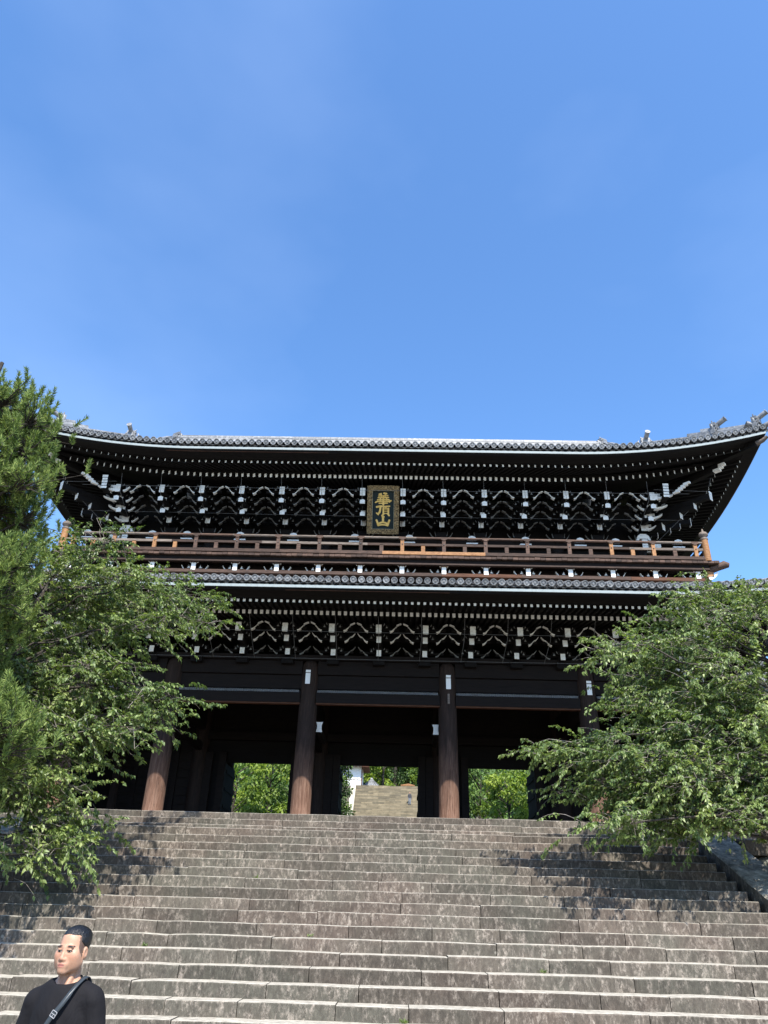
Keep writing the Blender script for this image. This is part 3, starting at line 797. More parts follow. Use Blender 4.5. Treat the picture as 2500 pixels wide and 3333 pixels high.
def build_eave(E, roof, pitch, base_n, base_dz, fly_n, fly_dz, wall_n, fan, over):
    """rafters, boards, metal edge strip and the row of tile ends along front and both sides"""
    slope = 0.20
    bw, bh, fw, fh = 0.125, 0.165, 0.100, 0.105
    for side in ('front', 'right', 'left'):
        h = E.half(side)
        # rafter stations
        st = []; u = pitch / 2
        while True:
            if u > h - base_n - (0.55 if fan else 0.2): break
            st.append(u); u += pitch * (1 + (0.036 * max(0, u - 2.0) if fan else 0))
        st = [-q for q in st[::-1]] + st
        joined_b, joined_f = MB(), MB()
        for u in st:
            uf = u * (1 + .095 * (base_n - fly_n) / .9) if fan else u
            nin = wall_n if fan else max(base_n + .1, min(wall_n, h - abs(u)))
            ui = u * 0.78 if fan else u
            lb = E.lift(side, u * h / (h - base_n) if fan else u, base_n)
            lf = E.lift(side, uf * h / (h - fly_n) if fan else u, fly_n)
            li = lb * 0.45
            z0 = E.z + base_dz + lb
            p0 = E.P(side, u, base_n, z0); p1 = E.P(side, ui, nin, E.z + base_dz + slope * (nin - base_n) + li)
            zf = E.z + fly_dz + lf
            q0 = E.P(side, uf, fly_n, zf); q1 = E.P(side, u - (uf - u) * .5, base_n + .45, zf + .13 * (base_n + .45 - fly_n) - .25 * lf * 0)
            if zf + .13 * (base_n - fly_n) < z0 + bh * .5 + .09: q1.z = max(q1.z, z0 + bh * .5 + .16)
            if side == 'front':
                b = MB(); b.beam(p0, p1, bw, bh, 0, 1); b.build('base_rafter', [M['dark_wood'], M['white']], roof, p0)
                b = MB(); b.beam(q0, q1, fw, fh, 0, 1); b.build('flying_rafter', [M['dark_wood'], M['white']], roof, q0)
            else:
                joined_b.beam(p0, p1, bw, bh, 0, 1); joined_b.beam(q0, q1, fw, fh, 0, 1)
        if side != 'front':
            joined_b.build('side_rafters', [M['dark_wood'], M['white']], roof, E.P(side, 0, base_n, E.z), 'stuff')
        us = E.span(side)
        # boards over the rafters (dark soffit), stepping down at the base-rafter ends
        b = MB()
        b.grid(ring_rows(E, side, [(fly_n - .04, fly_dz + .065), (fly_n - .04, fly_dz + .20)], us), 0, False, flip=False)
        b.grid(ring_rows(E, side, [(fly_n - .04, fly_dz + .062), (base_n + .1, fly_dz + .13 + .09)], us), 0, False)
        b.grid(ring_rows(E, side, [(base_n + .02, base_dz + .23), (base_n + .02, base_dz + .09)], us), 0, False)
        b.grid(ring_rows(E, side, [(base_n + .02, base_dz + .092), (wall_n + .3, base_dz + slope * (wall_n - base_n) + .12)], us), 0, False)
        b.build('soffit_board', M['dark_wood'], roof, E.P(side, 0, fly_n, E.z + fly_dz))
        # curved fascia between flying rafters and metal edge, in board lengths
        k = 0; i = 0
        while i < len(us) - 1:
            j = min(len(us) - 1, i + random.randint(3, 8))
            b = MB()
            r = ring_rows(E, side, [(fly_n - .06, fly_dz + .10), (fly_n - .14, fly_dz + .20), (.16, -.16), (.08, -.14), (.02, -.07)], us[i:j + 1])
            b.grid(r, 0, True, flip=False)
            b.build('fascia_board', M['dark_wood'], roof, r[2][0])
            i = j; k += 1
        i = 0
        while i < len(us) - 1:
            j = min(len(us) - 1, i + random.randint(4, 9))
            b = MB()
            r = ring_rows(E, side, [(.10, -.145), (.075, -.145), (.075, -.085), (.10, -.085)], us[i:j + 1])
            b.grid(r, 0, False)
            b.build('edge_board', M['brown_board'] if random.random() < .3 else M['dark_wood'], roof, r[0][0])
            i = j
        # pale metal edge strip in sheets
        i = 0
        while i < len(us) - 1:
            j = min(len(us) - 1, i + 3)
            b = MB()
            r = ring_rows(E, side, [(.06, -.058), (0, -.055), (-.004, .052), (.07, .06)], us[i:j + 1])
            b.grid(r, 0, False)
            b.build('metal_edge', M['copper'], roof, r[0][0])
            i = j
        b = MB()
        b.grid(ring_rows(E, side, [(.16, .0), (.14, .10), (-over + .10, .10), (-over + .10, .14), (.5, .34)], us), 0, False)
        b.build('tile_board', M['dark_wood'], roof, E.P(side, 0, 0, E.z))
        # tile ends
        nt = int(2 * h / .319); jt, jp = MB(), MB()
        for k in range(nt + 1):
            u = (k - nt / 2) * .319
            if abs(u) > h - .05: continue
            p = E.P(side, u, -over, E.z + .27 + E.lift(side, u) + random.gauss(0, .004))
            tilt = Matrix.Rotation(R(20), 4, 'X')
            if side == 'front':
                put('eave_tile', TILE_ME, roof, p, (R(19), 0, random.gauss(0, .02)))
                put('pan_tile', PAN_ME, roof, p + Vector((.16, .03, -.01)), (R(19), math.atan2(-(E.lift(side, u + .2) - E.lift(side, u - .2)), .4), 0))
            else:
                m = Matrix.Translation(p) @ Matrix.Rotation(SIDE_ROT[side], 4, 'Z') @ tilt
                for src, dst in ((TILE_MB, jt), (PAN_MB, jp)):
                    off = Vector((0, 0, 0)) if src is TILE_MB else Vector((.16, .03, -.01))
                    bb = len(dst.v)
                    dst.v.extend([tuple(m @ (Vector(v) + off)) for v in src.v])
                    dst.f.extend([tuple(bb + q for q in f) for f in src.f]); dst.m.extend(src.m); dst.sm.extend(src.sm)
        if side != 'front':
            jt.build('side_eave_tiles', M['tile'], roof, E.P(side, 0, 0, E.z), 'stuff')
            jp.build('side_pan_tiles', M['tile'], roof, E.P(side, 0, 0, E.z), 'stuff')
    # hip rafters with their white noses
    for sg in (-1, 1):
        side = 'front'
        cz = lambda n, dz: E.P('front', sg * (E.A - n), n, E.z + dz + E.lift('front', E.A, n))
        b = MB(); p0 = cz(.35, fly_dz - .02); p1 = cz(wall_n, base_dz + .55)
        b.beam(p0, p1, .24, .34, 0)
        d = (p0 - p1).normalized()
        b.tube([p0, p0 + d * .30 + Vector((0, 0, .02)), p0 + d * .52 + Vector((0, 0, .12))], [.12, .10, .07], 8, 2)
        b.build('hip_rafter', [M['dark_wood'], M['white'], M['grey_wood']], roof, p0)
        # lower nose: painted end with a wavy profile
        b = MB(); p0 = cz(base_n + .05, base_dz - .12)
        dd = Vector((sg, -1, 0)).normalized(); tt = Vector((sg, 1, 0)).normalized()
        b.beam(p0, cz(wall_n, base_dz - .05), .25, .3, 0)
        base = p0 + dd * .01
        for k in range(3):
            o = base + dd * (.03 + .13 * k) + Vector((0, 0, -.13 + .10 * k))
            b.beam(o, o - dd * .3, .255 - .03 * k, .10, 1)
        b.build('hip_rafter', [M['dark_wood'], M['white']], roof, p0)

LOWER_ROOF = put('lower_roof', None, GATE, (0, 26.5, 12.8))
UPPER_ROOF = put('upper_roof', None, GATE, (0, 27.6, 20.0))
build_eave(LOW, LOWER_ROOF, 0.246, 2.03, -0.32, 0.78, -0.32, 4.9, False, 0.12)
build_eave(UP, UPPER_ROOF, 0.235, 1.58, -0.46, 0.68, -0.30, 4.5, True, 0.12)

def roof_skin():
    # lower pent roof, up to the balcony skirt
    for side in ('front', 'right', 'left', 'back'):
        us = LOW.span(side)
        prof = [(-.02, .20), (1.0, .50), (2.2, .92), (3.4, 1.40), (4.6, 1.95)]
        b = MB(); b.grid(ring_rows(LOW, side, prof, us), 0, True)
        h = LOW.half(side)
        for k in range(int(2 * h / .319) + 1):
            u = (k - int(2 * h / .319) / 2) * .319
            pts = [LOW.P(side, u, n, LOW.z + dz + .06 + LOW.lift(side, u, n)) for n, dz in prof if n < h - abs(u) + .05]
            if len(pts) > 1 and side != 'back': b.tube(pts, .10, 6, 0, True, False)
        b.build('tile_field', M['tile'], LOWER_ROOF, LOW.P(side, 0, 1, LOW.z), 'stuff')
    # upper hip-and-gable roof
    top = lambda n: .18 + .56 * n + .0118 * n * n
    gx = 13.5
    for side in ('front', 'back'):
        ns = [0, .9, 1.8, 2.7, 3.7, 5.2, 6.8, 8.4, 9.7, 10.8]
        rows = []
        us = UP.span(side)
        for n in ns:
            lim = max(gx, 17.25 - n)
            rows.append([UP.P(side, u * lim / 17.2, n, UP.z + top(n) + UP.lift(side, u, n)) for u in us])
        b = MB(); b.grid(rows, 0, True)
        if side == 'front':
            for k in range(107):
                u = (k - 53) * .319
                pts = [UP.P(side, u, n, UP.z + top(n) + .06 + UP.lift(side, u, n)) for n in ns if abs(u) <= max(gx, 17.25 - n)]
                if len(pts) > 1: b.tube(pts, .10, 6, 0, True, False)
        b.build('tile_field', M['tile'], UPPER_ROOF, UP.P(side, 0, 3, UP.z), 'stuff')
    for side in ('right', 'left'):
        us = UP.span(side); rows = []
        for n in (0, .9, 1.8, 2.7, 3.7, 4.3):
            rows.append([UP.P(side, u * (10.8 - n) / 10.8, n, UP.z + top(n) + UP.lift(side, u, n)) for u in us])
        b = MB(); b.grid(rows, 0, True); b.build('tile_field', M['tile'], UPPER_ROOF, UP.P(side, 0, 3, UP.z), 'stuff')
        sg = 1 if side == 'right' else -1
        x = sg * 13.0
        b = MB(); b.face([(x, 31.6, 22.3), (x, 45.2, 22.3), (x, 38.42, 27.3)], 0); b.build('gable', M['dark_wood'], UPPER_ROOF, (x, 38.4, 24))
    # main ridge: stacked courses
    for k in range(7):
        xx = -13.2
        while xx < 13.15:
            L = min(2.4, 13.2 - xx)
            b = MB(); b.box((xx + L / 2, 38.42, 27.14 + k * .105), (L - .01, .62 - k * .03 + (.05 if k % 2 else 0), .09))
            b.build('ridge_course', M['tile'], UPPER_ROOF, (xx + L / 2, 38.4, 27)) ; xx += L
    def oni(p, face, s=1.0, name='ridge_ornament', rod=True):
        """demon-tile block with side fins, horns and a long round tile thrusting forward; face = horizontal outward direction"""
        f = Vector(face).normalized(); r = Vector((-f.y, f.x, 0)); p = Vector(p); up = Vector((0, 0, 1))
        rot = Matrix((r, f, up)).transposed()
        b = MB()
        b.box(p + up * .28 * s, (.46 * s, .26 * s, .66 * s), rot)
        b.box(p + up * .10 * s, (.78 * s, .20 * s, .30 * s), rot)
        b.box(p + up * .36 * s + f * .14 * s, (.30 * s, .12 * s, .26 * s), rot)
        for sg in (-1, 1):
            b.tube([p + r * sg * .30 * s + up * .2 * s, p + r * sg * .42 * s + up * .36 * s, p + r * sg * .34 * s + up * .52 * s], [.09 * s, .07 * s, .02 * s], 6)
            b.tube([p + r * sg * .14 * s + up * .56 * s, p + r * sg * .22 * s + up * .74 * s], [.06 * s, .02 * s], 6)
            for q in range(3):
                b.box(p + r * sg * .25 * s + up * (.12 + .16 * q) * s + f * .10 * s, (.05 * s, .12 * s, .05 * s), rot)
        o = b.build(name, M['tile'], UPPER_ROOF, p)
        if not rod: return
        b = MB()
        a = p + up * .50 * s + f * .05 * s; e = a + f * .50 * s + up * .20 * s
        b.tube([a - f * .2 * s - up * .1 * s, a, e], [.10 * s, .115 * s, .125 * s], 12)
        d = (e - a).normalized()
        b.tube([e + d * .0, e + d * .03], [.145 * s, .145 * s], 14); b.tube([e + d * .031, e + d * .045], [.07 * s, .05 * s], 10)
        b.build('round_tile', M['tile'], UPPER_ROOF, a)
    for sg in (-1, 1):
        oni((sg * 13.35, 38.42, 27.42), (sg * .6, -1, 0), 1.05, rod=False)
        # descending gable ridges
        pts = [(sg * 13.75, 38.42 - 10.8 + n, UP.z + top(n)) for n in (10.6, 9.0, 7.4, 5.9, 5.3)]
        for i in range(len(pts) - 1):
            for k in range(3):
                b = MB(); b.beam(Vector(pts[i]) + Vector((0, 0, .08 + k * .11)), Vector(pts[i + 1]) + Vector((0, 0, .08 + k * .11)), .42 - .06 * k, .10)
                b.build('descending_ridge', M['tile'], UPPER_ROOF, pts[i])
        oni((sg * 13.85, 33.0, 23.82), (0, -1, 0), 1.0)
        # hip ridges
        hip = lambda n: Vector((sg * (17.22 - n), 27.62 + n, UP.z + top(n) + UP.lift('front', 17.2, n)))
        ns = [3.9, 3.2, 2.4, 1.95, 1.5]
        for i in range(len(ns) - 1):
            for k in range((1, 1, 3, 5)[i]):
                b = MB(); o = Vector((0, 0, .06 + k * .09)); b.beam(hip(ns[i]) + o, hip(ns[i + 1]) + o, .40 - .04 * k, .075); b.build('hip_ridge', M['tile'], UPPER_ROOF, hip(ns[i]))
        oni(hip(1.5) + Vector((0, 0, .05)), (sg, -1, 0), 1.0)
        ns = [1.4, .9, .35]
        for i in range(len(ns) - 1):
            for k in range(4):
                b = MB(); o = Vector((0, 0, .06 + k * .085)); b.beam(hip(ns[i]) + o, hip(ns[i + 1]) + o, .36 - .04 * k, .07); b.build('hip_ridge', M['tile'], UPPER_ROOF, hip(ns[i]))
        oni(hip(.22) + Vector((0, 0, .08)), (sg, -1, 0), .95)
        b = MB(); p = hip(.1) + Vector((0, 0, .10)); d = Vector((sg, -1, .25)).normalized()
        b.tube([p - d * .3, p + d * .42], [.11, .12], 12); b.tube([p + d * .42, p + d * .46], [.14, .14], 12); b.build('corner_tile', M['tile'], UPPER_ROOF, p)
roof_skin()

# ------------------------------------------------------------------ upper storey body, balcony
def upper_storey():
    u = put('upper_wall', None, GATE, (0, 32.3, 15.8))
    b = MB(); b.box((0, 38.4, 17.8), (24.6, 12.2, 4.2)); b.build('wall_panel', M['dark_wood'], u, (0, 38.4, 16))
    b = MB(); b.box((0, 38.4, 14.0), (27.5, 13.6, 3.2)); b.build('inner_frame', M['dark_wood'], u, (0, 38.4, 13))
    for x in (-12.35, -8.41, -2.805, 2.805, 8.41, 12.35):
        b = MB(); b.tube([(x, 32.2, 15.8), (x, 32.2, 17.85)], .30, 14); b.build('upper_column', M['beam_wood'], u, (x, 32.2, 15.8))
    for z, h in ((17.55, .3), (16.9, .22)):
        b = MB(); b.box((0, 32.1, z), (25.2, .3, h)); b.build('tie_beam', M['beam_wood'], u, (0, 32.1, z))
    # white cloud-shaped heads just above the rail
    prof = [(x * .54, z * .7) for x, z in [(-.42, 0), (.42, 0), (.44, .07), (.34, .10), (.30, .18), (.16, .24), (0, .27), (-.16, .24), (-.30, .18), (-.34, .10), (-.44, .07)]]
    b = MB(); b.prism(prof, 'y', 0, .16, 0); b.box((0, .08, -.20), (.54, .14, .06))
    me = b.mesh('cloud_head', [M['white']])
    for x in (-14.0, -10.9, -9.25, -6.72, -4.2, -1.3, 1.27, 4.2, 6.7, 9.25, 10.9, 13.8):
        put('cloud_head', me, u, (x, 31.0, 17.24))
    # bird netting wires in front of both bracket zones
    net = put('bird_net', None, GATE, (0, 29, 16))
    def wire(pts):
        w = MB(); w.tube(pts, .0085, 4, 0, True, False); w.build('wire', M['wire'], net, pts[0])
    x = -12.4
    while x < 12.6:
        wire([(x, 28.6, 12.45), (x + .03, 29.3, 11.8), (x - .02, 30.75, 11.25)])
        x += 1.77
    for t in (0.35, .98):
        wire([(-13, 28.6 + 2.1 * t, 12.45 - 1.2 * t), (0, 28.6 + 2.1 * t, 12.42 - 1.2 * t), (13, 28.6 + 2.1 * t, 12.45 - 1.2 * t)])
    x = -12.2
    while x < 12.4:
        wire([(x, 29.25, 19.5), (x + .03, 29.4, 18.6), (x, 31.4, 17.9)])
        x += 1.87
    for y, z in ((29.35, 18.85), (30.6, 18.15)):
        wire([(-14, y, z + .08), (0, y, z), (14, y, z + .08)])
    for sg in (-1, 1):
        wire([(sg * 15.1, 29.3, 19.75), (sg * 14.9, 29.4, 19.1), (sg * 12.9, 31.4, 17.4)])
        wire([(sg * 12.4, 29.3, 19.1), (sg * 14.9, 29.4, 19.1)])
upper_storey()

def balcony():
    t = put('balcony', None, GATE, (0, 29.9, 15.8))
    HX = 14.5; YF = 29.9
    def bar(name, x0, x1, y, z, w, h, mat):
        b = MB(); b.box(((x0 + x1) / 2, y, z), (x1 - x0, w, h)); return b.build(name, mat, t, ((x0 + x1) / 2, y, z))
    # deck board ends
    x = -HX - .3
    while x < HX + .3:
        b = MB(); w = .24 + random.uniform(-.008, .008)
        dz = random.gauss(0, .006)
        b.box((x + w / 2, YF + .75 + random.gauss(0, .008), 15.74 + dz), (w - .012, 1.7, .11)); b.build('deck_board', M['rail_wood'], t, (x + w / 2, YF, 15.74)); x += w
    bar('edge_beam', -HX, HX, YF + .20, 15.58, .26, .19, M['beam_wood'])
    bar('edge_beam', -HX, HX, YF + .10, 15.45, .16, .07, M['rail_wood'])
    bar('skirt_board', -HX + .2, HX - .2, YF + .75, 15.2, .10, .62, M['beam_wood'])
    x = -HX + .1
    while x < HX - .1:
        L = min(random.uniform(3, 5), HX - .1 - x)
        bar('base_beam', x, x + L - .006, YF + .32, 15.01, .26, .15, random.choice((M['brown_board'], M['rail_wood'], M['rail_wood'])))
        x += L
    # rails in lengths, some replaced in fresh timber
    def run(name, z, w, h, y, mats, lo=3.2, hi=5.6):
        x = -HX + .1
        while x < HX - .12:
            L = min(random.uniform(lo, hi), HX - .1 - x)
            m = random.choice(mats)
            if name == 'bottom_rail' and -1.2 < x + L / 2 < 3.3: m = M['fresh_wood']
            bar(name, x + .003, x + L - .003, y, z, w, h, m); x += L
    run('bottom_rail', 15.93, .16, .15, YF, [M['rail_wood']] * 5)
    run('middle_rail', 16.36, .10, .11, YF, [M['rail_wood']] * 4 + [M['grey_wood']])
    x = -HX + .05
    while x < HX - .1:
        L = min(random.uniform(3.5, 6), HX - .05 - x)
        b = MB(); b.tube([(x, YF, 16.70), (x + L - .005, YF, 16.70)], .062, 10); b.build('top_rail', random.choice((M['rail_wood'], M['grey_wood'], M['grey_wood'])), t, (x, YF, 16.7)); x += L
    # posts
    cap = [(-.14, .06), (.14, .06), (.17, .0), (.13, -.05), (.07, -.06), (.06, -.10), (-.06, -.10), (-.07, -.06), (-.13, -.05), (-.17, .0)]
    for k in range(16):
        x = (k - 7.5) * 1.87
        if abs(x) > HX - .4: continue
        m = M['fresh_wood'] if (abs(x) > 9.5 or random.random() < .2) else M['rail_wood']
        b = MB(); b.box((x, YF, 16.25), (.16, .13, .76)); po = b.build('rail_post', m, t, (x, YF, 15.9))
        b = MB(); b.prism([(x + u, 16.67 + v) for u, v in cap], 'y', YF - .09, YF + .09); b.build('post_cap', M['rail_wood'], t, (x, YF, 16.65))
        b = MB(); b.tube([(x, YF - .10, 16.37), (x, YF - .05, 16.37)], [.02, .035], 8); b.build('nail_cover', M['iron'], t, (x, YF, 16.37))
        xm = x + .935
        if abs(xm) < HX - .3:
            b = MB(); b.box((xm, YF + .01, 16.12), (.17, .12, .42)); b.build('short_post', m if random.random() < .7 else M['rail_wood'], t, (xm, YF, 15.9))
    for sg in (-1, 1):
        b = MB(); b.tube([(sg * HX, YF, 15.8), (sg * HX, YF, 16.86)], .155, 14); po = b.build('corner_post', M['fresh_wood'], t, (sg * HX, YF, 15.8))
        b = MB(); p = [(.165, 16.84), (.19, 16.90), (.13, 16.95), (.12, 16.99), (.20, 17.05), (.215, 17.12), (.16, 17.21), (.05, 17.27), (.03, 17.40), (.0, 17.43)]
        n = 14
        b.grid([[(sg * HX + r * math.cos(2 * math.pi * k / n), YF + r * math.sin(2 * math.pi * k / n), z) for k in range(n)] for r, z in p], 0, True, close=True)
        b.build('finial', M['grey_wood'], t, (sg * HX, YF, 17))
        # carved beam nose poking out past the corner
        b = MB(); b.tube([(sg * 14.6, YF + .3, 15.5), (sg * 14.95, YF + .15, 15.60), (sg * 15.2, YF + .05, 15.68), (sg * 15.38, YF, 15.64)], [.17, .16, .18, .10], 8); b.build('beam_nose', M['rail_wood'], t, (sg * 15, YF, 15.6))
        b = MB(); b.box((sg * 14.55, YF + .35, 15.3), (.35, .3, .3)); curve_strip(b, s_curve(sg * 14.5, 15.0, sg * 14.95, 15.35), .14, .08, YF + .2, YF + .4, 0, 1); b.build('corner_bracket', [M['fresh_wood'], M['white']], t, (sg * 14.5, YF, 15))
        # side returns of the railing
        for z, w in ((15.93, .15), (16.36, .11), (16.70, .12)):
            b = MB(); b.box((sg * HX, 37.5, z), (w, 15.0, w)); b.build('side_rail', M['rail_wood'], t, (sg * HX, 31, z))
        for q in range(7):
            b = MB(); b.box((sg * HX, 31.8 + q * 1.9, 16.2), (.14, .16, .7)); b.build('rail_post', M['rail_wood'], t, (sg * HX, 31.8 + q * 1.9, 15.9))
        b = MB(); b.box((sg * 13.7, 38, 15.72), (1.9, 15, .12)); b.build('side_deck', M['rail_wood'], t, (sg * 13.7, 38, 15.7))
    # brackets carrying the balcony
    def bmesh_(fresh):
        b = MB()
        b.box((0, .30, 0), (.19, .75, .26), None, 0)
        b.box((0, -.085, -.03), (.195, .02, .34), None, 1)
        b.box((0, .02, .235), (.34, .26, .13), None, 2)
        for sg in (-1, 1):
            b.face([(sg * .10, -.07, .09), (sg * .20, -.07, .17), (sg * .175, -.07, .27), (sg * .14, -.07, .14)], 1)
            b.box((sg * .27, .22, .02), (.2, .2, .12), None, 0)
            b.face([(sg * .20, .11, -.04), (sg * .34, .11, -.04), (sg * .28, .11, .05), (sg * .26, .11, .12), (sg * .24, .11, .05)], 1)
            curve_strip(b, [(sg * px, pz) for px, pz in s_curve(.30, -.26, .62, .10)], .06, .03, .12, .25, 0, 1)
            b.face([(sg * .20, -.0, -.30), (sg * .30, -.0, -.30), (sg * .24, -.0, -.20), (sg * .22, -.0, -.10)], 1)
        b.box((.16, .1, -.17), (.2, .2, .1), None, 0)
        return b.mesh('balcony_bracket', [M['beam_wood'], M['white'], M['fresh_wood'] if fresh else M['brown_board']])
    ma, mb_ = bmesh_(True), bmesh_(False)
    for k in range(16):
        x = (k - 7.5) * 1.87
        put('balcony_bracket', ma if k in (6, 9, 14) else mb_, t, (x, YF + .27, 15.24))
balcony()

# ------------------------------------------------------------------ the name plaque
def plaque():
    t = thing('name_plaque', 'tall gilt-framed plaque with three golden characters under the upper eaves', 'plaque', (0.02, 30.4, 17.2))
    W, H = 1.44, 2.22
    C = Vector((0.02, 29.98, 18.18))
    ang = math.atan2(0.92, 2.0)
    rot = Matrix.Rotation(ang, 3, 'X')      # top leans toward the viewer
    def T(u, v, w):                          # u right, v up, w toward the viewer
        return C + rot @ Vector((u, -w, v))
    def slab(b, u0, u1, v0, v1, w0, w1, mat=0):
        b.box(T((u0 + u1) / 2, (v0 + v1) / 2, (w0 + w1) / 2), (u1 - u0, w1 - w0, v1 - v0), rot, mat)
    b = MB(); slab(b, -W / 2 + .1, W / 2 - .1, -H / 2 + .1, H / 2 - .1, -.10, .0); b.build('panel', M['plaque_green'], t, C)
    fw = .20
    bars = [(-W / 2, -W / 2 + fw, -H / 2, H / 2), (W / 2 - fw, W / 2, -H / 2, H / 2), (-W / 2 + fw, W / 2 - fw, H / 2 - fw, H / 2), (-W / 2 + fw, W / 2 - fw, -H / 2, -H / 2 + fw)]
    for k, (u0, u1, v0, v1) in enumerate(bars):
        b = MB(); slab(b, u0, u1, v0, v1, -.12, .10)
        # carved scrolls
        vert = k < 2; L = (v1 - v0) if vert else (u1 - u0); n = int(L / .09)
        for i in range(n):
            s = (i + .5) / n
            u = (u0 + u1) / 2 + (random.uniform(-.03, .03)) if vert else u0 + (u1 - u0) * s
            v = v0 + (v1 - v0) * s if vert else (v0 + v1) / 2 + random.uniform(-.03, .03)
            a = random.uniform(0, 6.28); r = .055
            b.tube([T(u + r * math.cos(a + q), v + r * math.sin(a + q), .10) for q in (0, .9, 1.8, 2.7, 3.6)], [.012, .022, .026, .022, .010], 5)
        for e in ((u0, u1) if vert else (v0, v1)):
            p = [T(e, v0, .10), T(e, v1, .10)] if vert else [T(u0, e, .10), T(u1, e, .10)]
            b.tube(p, .022, 6)
        b.build('frame_bar', M['carved_frame'], t, T((u0 + u1) / 2, (v0 + v1) / 2, 0))
    b = MB(); i0 = W / 2 - fw; j0 = H / 2 - fw
    for u0, u1, v0, v1 in ((-i0, -i0 + .03, -j0, j0), (i0 - .03, i0, -j0, j0), (-i0 + .03, i0 - .03, j0 - .03, j0), (-i0 + .03, i0 - .03, -j0, -j0 + .03)):
        slab(b, u0, u1, v0, v1, .0, .05)
    b.build('inner_border', M['plaque_line'], t, C)
    # brush strokes: points are (right, down) on a 0-1 field, then half-width
    S = {
     'hana': [([(.30,.080),(.40,.075)],.035),([(.55,.050),(.68,.060)],.038),([(.27,.125),(.50,.118),(.76,.112)],.024),([(.40,.06),(.405,.17)],.026),([(.62,.05),(.62,.17)],.026),
              ([(.24,.170),(.52,.165),(.80,.160)],.024),([(.52,.12),(.52,.36)],.036),([(.36,.17),(.35,.25)],.026),([(.70,.17),(.71,.25)],.026),
              ([(.21,.222),(.52,.217),(.83,.215)],.024),([(.10,.295),(.20,.265),(.52,.262),(.78,.262),(.93,.245)],.030),([(.30,.318),(.52,.312),(.74,.310)],.028),([(.84,.288),(.92,.252)],.020),([(.52,.31),(.53,.365)],.034)],
     'itadaki': [([(.17,.415),(.30,.400),(.44,.395)],.040),([(.37,.41),(.36,.50),(.33,.555),(.24,.600)],.042),([(.26,.620),(.16,.575)],.025),
                 ([(.52,.412),(.70,.395),(.86,.392)],.030),([(.68,.40),(.66,.445)],.028),([(.53,.450),(.53,.590)],.034),([(.80,.450),(.80,.590)],.036),([(.53,.447),(.80,.447)],.018),
                 ([(.53,.488),(.80,.488)],.012),([(.53,.527),(.80,.527)],.012),([(.53,.582),(.80,.582)],.020),([(.55,.595),(.46,.640)],.034),([(.76,.590),(.84,.635)],.036)],
     'yama': [([(.52,.665),(.52,.80)],.044),([(.50,.672),(.55,.672)],.045),([(.17,.765),(.24,.845),(.27,.885)],.042),([(.86,.765),(.80,.845),(.77,.885)],.042),
              ([(.24,.880),(.35,.835),(.52,.815),(.69,.835),(.80,.880)],.036),([(.26,.905),(.40,.885),(.52,.880),(.64,.885),(.78,.905)],.030)],
    }
    fu, fv = 2 * (i0 - .03) * .88, 2 * (j0 - .03)
    for nm in ('hana', 'itadaki', 'yama'):
        b = MB()
        for pts, r in S[nm]:
            P = [((x - .515) * fu, (.49 - y) * fv) for x, y in pts]
            r = r * fv * .62
            # flat raised stroke with rounded ends
            for (a, c) in zip(P[:-1], P[1:]):
                d = Vector((c[0] - a[0], c[1] - a[1])); d.normalize(); nn = Vector((-d.y, d.x)); poly = []
                for k in range(7):
                    th = math.pi / 2 + math.pi * k / 6
                    poly.append((a[0] + r * (d.x * math.cos(th) + nn.x * math.sin(th)), a[1] + r * (d.y * math.cos(th) + nn.y * math.sin(th))))
                for k in range(7):
                    th = -math.pi / 2 + math.pi * k / 6
                    poly.append((c[0] + r * (d.x * math.cos(th) + nn.x * math.sin(th)), c[1] + r * (d.y * math.cos(th) + nn.y * math.sin(th))))
                w = .03 + random.uniform(0, .006)
                A = [T(u, v, .0) for u, v in poly]; B = [T(u, v, w) for u, v in poly]
                b.face(B, 0)
                for k in range(len(poly)):
                    q = (k + 1) % len(poly); b.face([A[k], A[q], B[q], B[k]], 0)
        b.build('character', M['gilt'], t, C)
plaque()

# ------------------------------------------------------------------ trees
def leaf_mesh(name, base, d, nrm, L, W, tint, mat, curl=0.25):
    """one folded, drooping leaf per row: base points, directions, normals, lengths, widths"""
    n = len(base)
    d = d / np.linalg.norm(d, axis=1, keepdims=True)
    s = np.cross(d, nrm); s /= np.maximum(np.linalg.norm(s, axis=1, keepdims=True), 1e-6)
    up = np.cross(s, d)
    L = L[:, None]; W = W[:, None]
    mid = base + d * L * .5 - up * W * .10
    l = base + d * L * .45 + s * W * .5 + up * W * .12
    r = base + d * L * .45 - s * W * .5 + up * W * .12
    tip = base + d * L - up * L * curl
    V = np.stack([base, l, tip, r, mid], 1).reshape(-1, 3)
    q = np.arange(n)[:, None] * 5
    F = np.concatenate([q + np.array([0, 4, 2, 1]), q + np.array([0, 3, 2, 4])], 1).reshape(-1)
    me = bpy.data.meshes.new(name)
    me.vertices.add(n * 5); me.vertices.foreach_set("co", V.astype(np.float32).ravel())
    me.loops.add(n * 8); me.loops.foreach_set("vertex_index", F.astype(np.int32))
    me.polygons.add(n * 2); me.polygons.foreach_set("loop_start", np.arange(0, n * 8, 4, dtype=np.int32))
    a = me.attributes.new("tint", 'FLOAT', 'POINT'); a.data.foreach_set("value", np.repeat(tint, 5).astype(np.float32))
    me.materials.append(mat); me.update(calc_edges=True)
    return me

def arc(p0, p1, sag, n=6, wob=0.1):
    p0, p1 = np.array(p0, float), np.array(p1, float); L = np.linalg.norm(p1 - p0)
    o = []
    for i in range(n):
        t = i / (n - 1); p = p0 + (p1 - p0) * t
        p[2] += sag * L * 4 * t * (1 - t)
        if 0 < i < n - 1: p += rng.normal(0, wob * L / n, 3)
        o.append(p)
    return o

